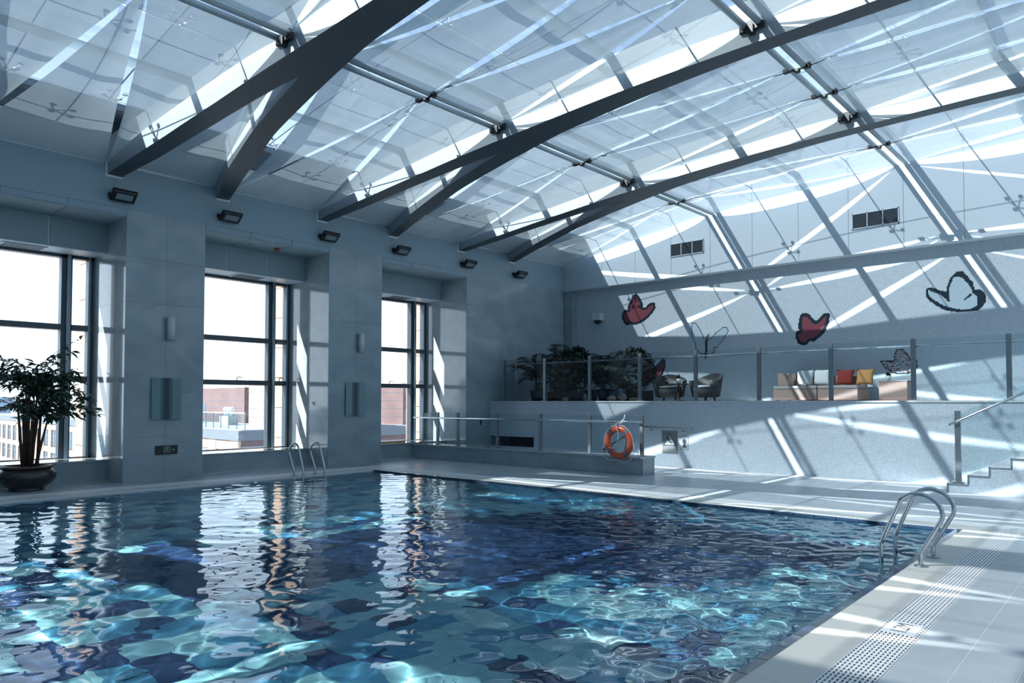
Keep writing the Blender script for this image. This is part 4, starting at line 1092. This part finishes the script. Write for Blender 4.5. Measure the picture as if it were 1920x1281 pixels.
def bush(label, x, y, z, rx, ry, rz_, n_):
    t_ = thing('leafy_bush', label, 'plant', (x, y, z), 0, 'dark plants on the left of the terrace')
    MB().box(-rx*.8, -ry*.7, 0, rx*.8, ry*.7, .30).build('planter', 'wicker_dark', t_, bevel=.01)
    mb = MB()
    for k in range(n_):
        v = Vector((random.gauss(0, 1), random.gauss(0, 1), random.gauss(0, 1))).normalized()*random.uniform(.55, 1.0)**.5
        c_ = Vector((v.x*rx, v.y*ry, .30+rz_+v.z*rz_)); d = (v+Vector((random.gauss(0, .5), random.gauss(0, .5), random.gauss(0, .4)))).normalized(); s_ = d.cross(Vector((random.random(), random.random(), 1))).normalized()*.03
        mb.add([c_, c_+d*.07+s_, c_+d*.15, c_+d*.07-s_], [(0, 1, 2, 3)])
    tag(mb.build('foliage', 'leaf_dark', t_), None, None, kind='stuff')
bush('low dark bush in a planter behind the second terrace glass panel', -12.7, 16.6, TZ, .62, .3, .62, 900)
bush('low dark bush in a planter at the corner post of the terrace', -13.9, 17.6, TZ, .6, .35, .62, 800)
bush('low dark bush in a planter behind the third terrace glass panel', -11.3, 17.5, TZ, .7, .3, .60, 900)
def rock(label, x, y, s_):
    bm = bmesh.new(); bmesh.ops.create_icosphere(bm, subdivisions=2, radius=1)
    for v in bm.verts: v.co = Vector((v.co.x*s_[0], v.co.y*s_[1], v.co.z*s_[2]))*random.uniform(.86, 1.1)
    me = bpy.data.meshes.new('rock'); bm.to_mesh(me); bm.free(); me.materials.append(M['rock'])
    zmin = min(v.co.z for v in me.vertices)
    tag(link('rock', me, None, (x, y, TZ-zmin)), label, 'rock', 'decorative rocks at the terrace edge')
rock('tall pale rock standing behind the second terrace post', -11.93, 16.05, (.07, .06, .11))
rock('long pale rock left of the third terrace glass panel middle', -11.05, 16.05, (.17, .08, .07))
rock('round pale rock on the right of the long one', -10.72, 16.1, (.13, .08, .10))
rock('reddish low rock at the right end of the planting', -10.3, 16.08, (.22, .08, .05))
rock('small brownish rock behind the second terrace glass panel', -12.6, 16.02, (.10, .06, .06))
rock('small brownish rock near the first terrace post', -14.2, 16.05, (.12, .07, .05))

# ---- big potted plant by the first window
bp_ = thing('potted_cane_plant', 'tall leafy cane plant in a round dark glazed pot by the first window', 'plant', (-15.42, 3.80, 0))
MB().lathe([(0, 0), (.30, 0), (.31, .03), (.29, .05), (.40, .11), (.48, .20), (.505, .28), (.49, .36), (.44, .42), (.40, .445), (.37, .44)], (0, 0, 0), 48).build('pot', 'pot_glaze', bp_)
MB().lathe([(.39, .44), (.435, .455), (.45, .475), (.435, .495), (.39, .50), (.37, .48), (.36, .44)], (0, 0, 0), 48).build('pot_rim', 'pot_rim', bp_)
MB().lathe([(0, .43), (.37, .42)], (0, 0, 0), 32, smooth=False).build('soil', 'soil', bp_)
leafs = []
for L_, W_ in ((.17, .034), (.14, .030), (.20, .038)):
    vs = [(0, 0, 0), (L_*.3, W_*.8, .01), (L_*.3, 0, -.003), (L_*.3, -W_*.8, .01), (L_*.65, W_*.75, -.005), (L_*.65, 0, -.018), (L_*.65, -W_*.75, -.005), (L_, 0, -.05)]
    leafs.append(MB().add(vs, [(0, 2, 1), (0, 3, 2), (1, 2, 5, 4), (2, 3, 6, 5), (4, 5, 7), (5, 6, 7)], 0, True).data('leaf', 'leaf'))
leafspots = []
rl = random.Random(11)
for k in range(11):
    a = rl.uniform(0, 2*PI); q = rl.uniform(.04, .20); x0, y0 = q*math.cos(a), q*math.sin(a)
    h = rl.uniform(1.0, 1.75); lean = rl.uniform(.06, .28)
    tp = Vector((x0+lean*math.cos(a), y0+lean*math.sin(a), .42+h))
    MB().tube([(x0, y0, .42), ((x0+tp.x)/2-.01, (y0+tp.y)/2, .42+h*.5), tuple(tp)], [.034, .027, .014], 8).build('cane', 'cane', bp_)
    if k in (3, 7): continue
    for j in range(7):
        a2 = a+rl.gauss(0, 1.1); el = rl.uniform(.2, 1.3); L = rl.uniform(.55, 1.15)
        if k == 0 and j == 0: a2, el, L = .95, 1.18, 1.45
        if k == 1 and j == 0: a2, el, L = 1.2, .50, 1.05
        p = tp.copy(); pts_ = [p.copy()]; e_ = el
        for i in range(7):
            p = p+Vector((math.cos(a2)*math.cos(e_), math.sin(a2)*math.cos(e_), math.sin(e_)))*L/7; e_ -= .13; pts_.append(p.copy())
        MB().tube(pts_, [.010, .009, .008, .007, .006, .005, .004, .003], 5).build('twig', 'cane', bp_)
        for i in range(1, 8):
            d = (pts_[i]-pts_[i-1]).normalized()
            for s_ in range(4 if L < 1.3 else 2):
                b2 = a2+rl.uniform(-1.5, 1.5); leafspots.append((pts_[i].lerp(pts_[i-1], rl.random()), b2, rl.uniform(-.6, .7), rl.uniform(.8, 1.25)))
rl.shuffle(leafspots)
for k, (p, a, el, s_) in enumerate(leafspots[:300]):
    o = link('leaf', leafs[k % 3], bp_, p); o.rotation_euler = (rl.uniform(-.6, .6), -el, a); o.scale = (s_,)*3
mb = MB()
from mathutils import Euler
for k, (p, a, el, s_) in enumerate(leafspots[300:]):
    me = leafs[k % 3]; E_ = Euler((rl.uniform(-.6, .6), -el, a)).to_matrix()
    mb.add([p+E_ @ (v.co*s_) for v in me.vertices], [tuple(f.vertices) for f in me.polygons], 0, True)
tag(mb.build('foliage', 'leaf', bp_), None, None, kind='stuff')

bp_.scale = (.9, .9, .9)
# ---- things lying on the sill of the third window
t_ = thing('wooden_board', 'pale wooden board lying on the sill of the third window', 'board', (-16.55, 12.6, .431))
MB().box(-.11, -.85, 0, .11, .75, .035).build('plank', 'wood', t_, bevel=.004)
t_ = thing('black_cable_coil', 'black coiled strap lying on the wooden board in the third window', 'strap', (-16.55, 12.2, .467))
for s_ in (-.22, 0, .2): MB().tube([(.02*math.cos(a), s_+.085*math.cos(a), .05+.045*math.sin(a)) for a in np.linspace(0, 2*PI, 14, endpoint=False)], .016, 6, closed=True).build('coil', 'black', t_)

# ================================================================== OUTSIDE
FX0, FX1 = -22, 0
gp = MB().add([(-900, -700, -26), (-17.4, -700, -26), (-17.4, 900, -26), (-900, 900, -26)], [(0, 1, 2, 3)])
tag(gp.build('street_ground', 'ground_far'), None, None, kind='structure')
# pale building opposite: long facade, roof terrace and penthouses
Px, Py = -61.8, 31.4; Qx, Qy = -176, 38.6
dv = Vector((Qx-Px, Qy-Py, 0)).normalized(); ang = math.atan2(dv.y, dv.x)     # facade runs away to the left
bd = thing('office_building', 'long pinkish brick office building with roof terrace beyond the first windows', 'building', (Px, Py, -26), ang)
Lf, Wf = 130, -34
H = 25.0
MB().box(0, Wf, 0, Lf, 0, H-.35).build('core', 'facade_brown', bd)
for z0 in (1.5, 5.1, 8.7, 12.3): MB().box(-.06, Wf, H-z0-.1, -.005, -.02, H-z0+.1).build('course', 'facade_trim', bd)
MB().box(-.3, Wf-.3, H-.9, Lf, .35, H).build('roof_edge', 'facade_trim', bd)
MB().box(0, Wf, H, Lf, 0, H+.05).build('roof_deck', 'roof_grey', bd)
k = 0; x = 0
while x < Lf-4:
    MB().box(x, 0, 0, x+1.7, .25, H-.4).build('pier', 'facade', bd)
    for z in range(6):
        z0 = H-1.8-3.6*z
        MB().box(x+1.7, 0, z0, x+5.0, .22, z0+.85).build('spandrel', 'facade', bd)
        if z == 0 and k < 3:
            for q in range(10): MB().box(x+1.75, .02, z0-1.6+.16*q, x+4.95, .20, z0-1.6+.16*q+.09).build('louvre', 'roof_grey', bd)
        else:
            wn = MB().box(x+1.8, .02, z0-2.55, x+4.9, .08, z0-.05).build('window', 'window_dark', bd)
            MB().box(x+3.3, .08, z0-2.55, x+3.42, .13, z0-.05).box(x+1.8, .08, z0-1.0, x+4.9, .13, z0-.9).build('window_frame', 'facade_trim', wn)
    x += 5.0; k += 1
ZR = H+.05
rl2 = thing('roof_railing', 'glass railing round the roof terrace of the pinkish office building', 'railing', (Px, Py, -26+H+.05), ang)
for q in range(24):
    MB().box(q*1.8-.03, -.4, 0, q*1.8+.03, -.34, 1.5).build('post', 'facade_trim', rl2)
    MB().box(q*1.8+.05, -.38, .1, q*1.8+1.75, -.36, 1.4).build('glass_panel', 'far_glass', rl2)
MB().box(0, -.42, 1.5, 43, -.32, 1.58).build('top_rail', 'roof_grey', rl2)
def block(label, x0, x1, y0, y1, h, mat, wn=False):
    t2 = thing('rooftop_block', label, 'building', (Px, Py, -26), ang)
    t2.location = Vector((Px, Py, -26+ZR))+Matrix.Rotation(ang, 3, 'Z') @ Vector(((x0+x1)/2, (y0+y1)/2, 0))
    hx, hy = (x1-x0)/2, (y1-y0)/2
    MB().box(-hx, -hy, .001, hx, hy, h).build('wall', mat, t2)
    for q in range(1, int(h/.9)): MB().box(-hx-.01, hy, .9*q, hx+.01, hy+.02, .9*q+.05).build('joint', 'facade_trim', t2)
    if wn: MB().box(hx*.3, hy, 1.0, hx*.75, hy+.03, h*.55).build('window', 'window_dark', t2)
    return t2
block('brown tiled rooftop block seen through the middle window', 20, 38, -16, -9, 4.3, 'facade_brown', True)
block('pale orange stair tower seen at the right of the middle window', 3, 12, -13, -6, 5.5, 'facade')
block('brown tiled rooftop block seen through the third window', 2, 11, -27, -19, 4.6, 'facade_brown')
def ac(label, x, y, s_):
    t2 = thing('rooftop_unit', label, 'machine', tuple(Vector((Px, Py, -26+ZR))+Matrix.Rotation(ang, 3, 'Z') @ Vector((x, y, 0))), ang)
    MB().box(-1.3*s_, -.6*s_, .001, 1.3*s_, .6*s_, 1.1*s_).build('casing', 'roof_grey', t2)
    for q in (-.7, .4):
        MB().lathe([(.0, 1.1*s_), (.38*s_, 1.1*s_), (.38*s_, 1.7*s_), (.5*s_, 1.75*s_), (.5*s_, 2.1*s_), (.3*s_, 2.2*s_), (0, 2.2*s_)], (q*s_, 0, 0), 14).build('fan_cowl', 'white_plastic', t2)
ac('white roof fans on the terrace seen through the middle window', 16, -5.5, .9)
ac('white roof fans on the terrace seen through the third window', 1.5, -14.5, .9)
ac('white roof fans further left on the roof terrace', 30, -5.0, 1.2)
ac('white roof fans farthest left on the roof terrace', 44, -6.0, 1.3)
# hazy city
rc = random.Random(3)
done = []
for k in range(400):
    if len(done) > 48: break
    a = rc.uniform(-1.02, .66); d = rc.uniform(320, 900); hgt = rc.uniform(8, 24)+(rc.random() < .12)*rc.uniform(8, 26)
    x, y = -d*math.cos(a), d*math.sin(a)+40; w_ = rc.uniform(14, 34)
    if any(math.hypot(x-q[0], y-q[1]) < (w_+q[2])*.75 for q in done): continue
    done.append((x, y, w_))
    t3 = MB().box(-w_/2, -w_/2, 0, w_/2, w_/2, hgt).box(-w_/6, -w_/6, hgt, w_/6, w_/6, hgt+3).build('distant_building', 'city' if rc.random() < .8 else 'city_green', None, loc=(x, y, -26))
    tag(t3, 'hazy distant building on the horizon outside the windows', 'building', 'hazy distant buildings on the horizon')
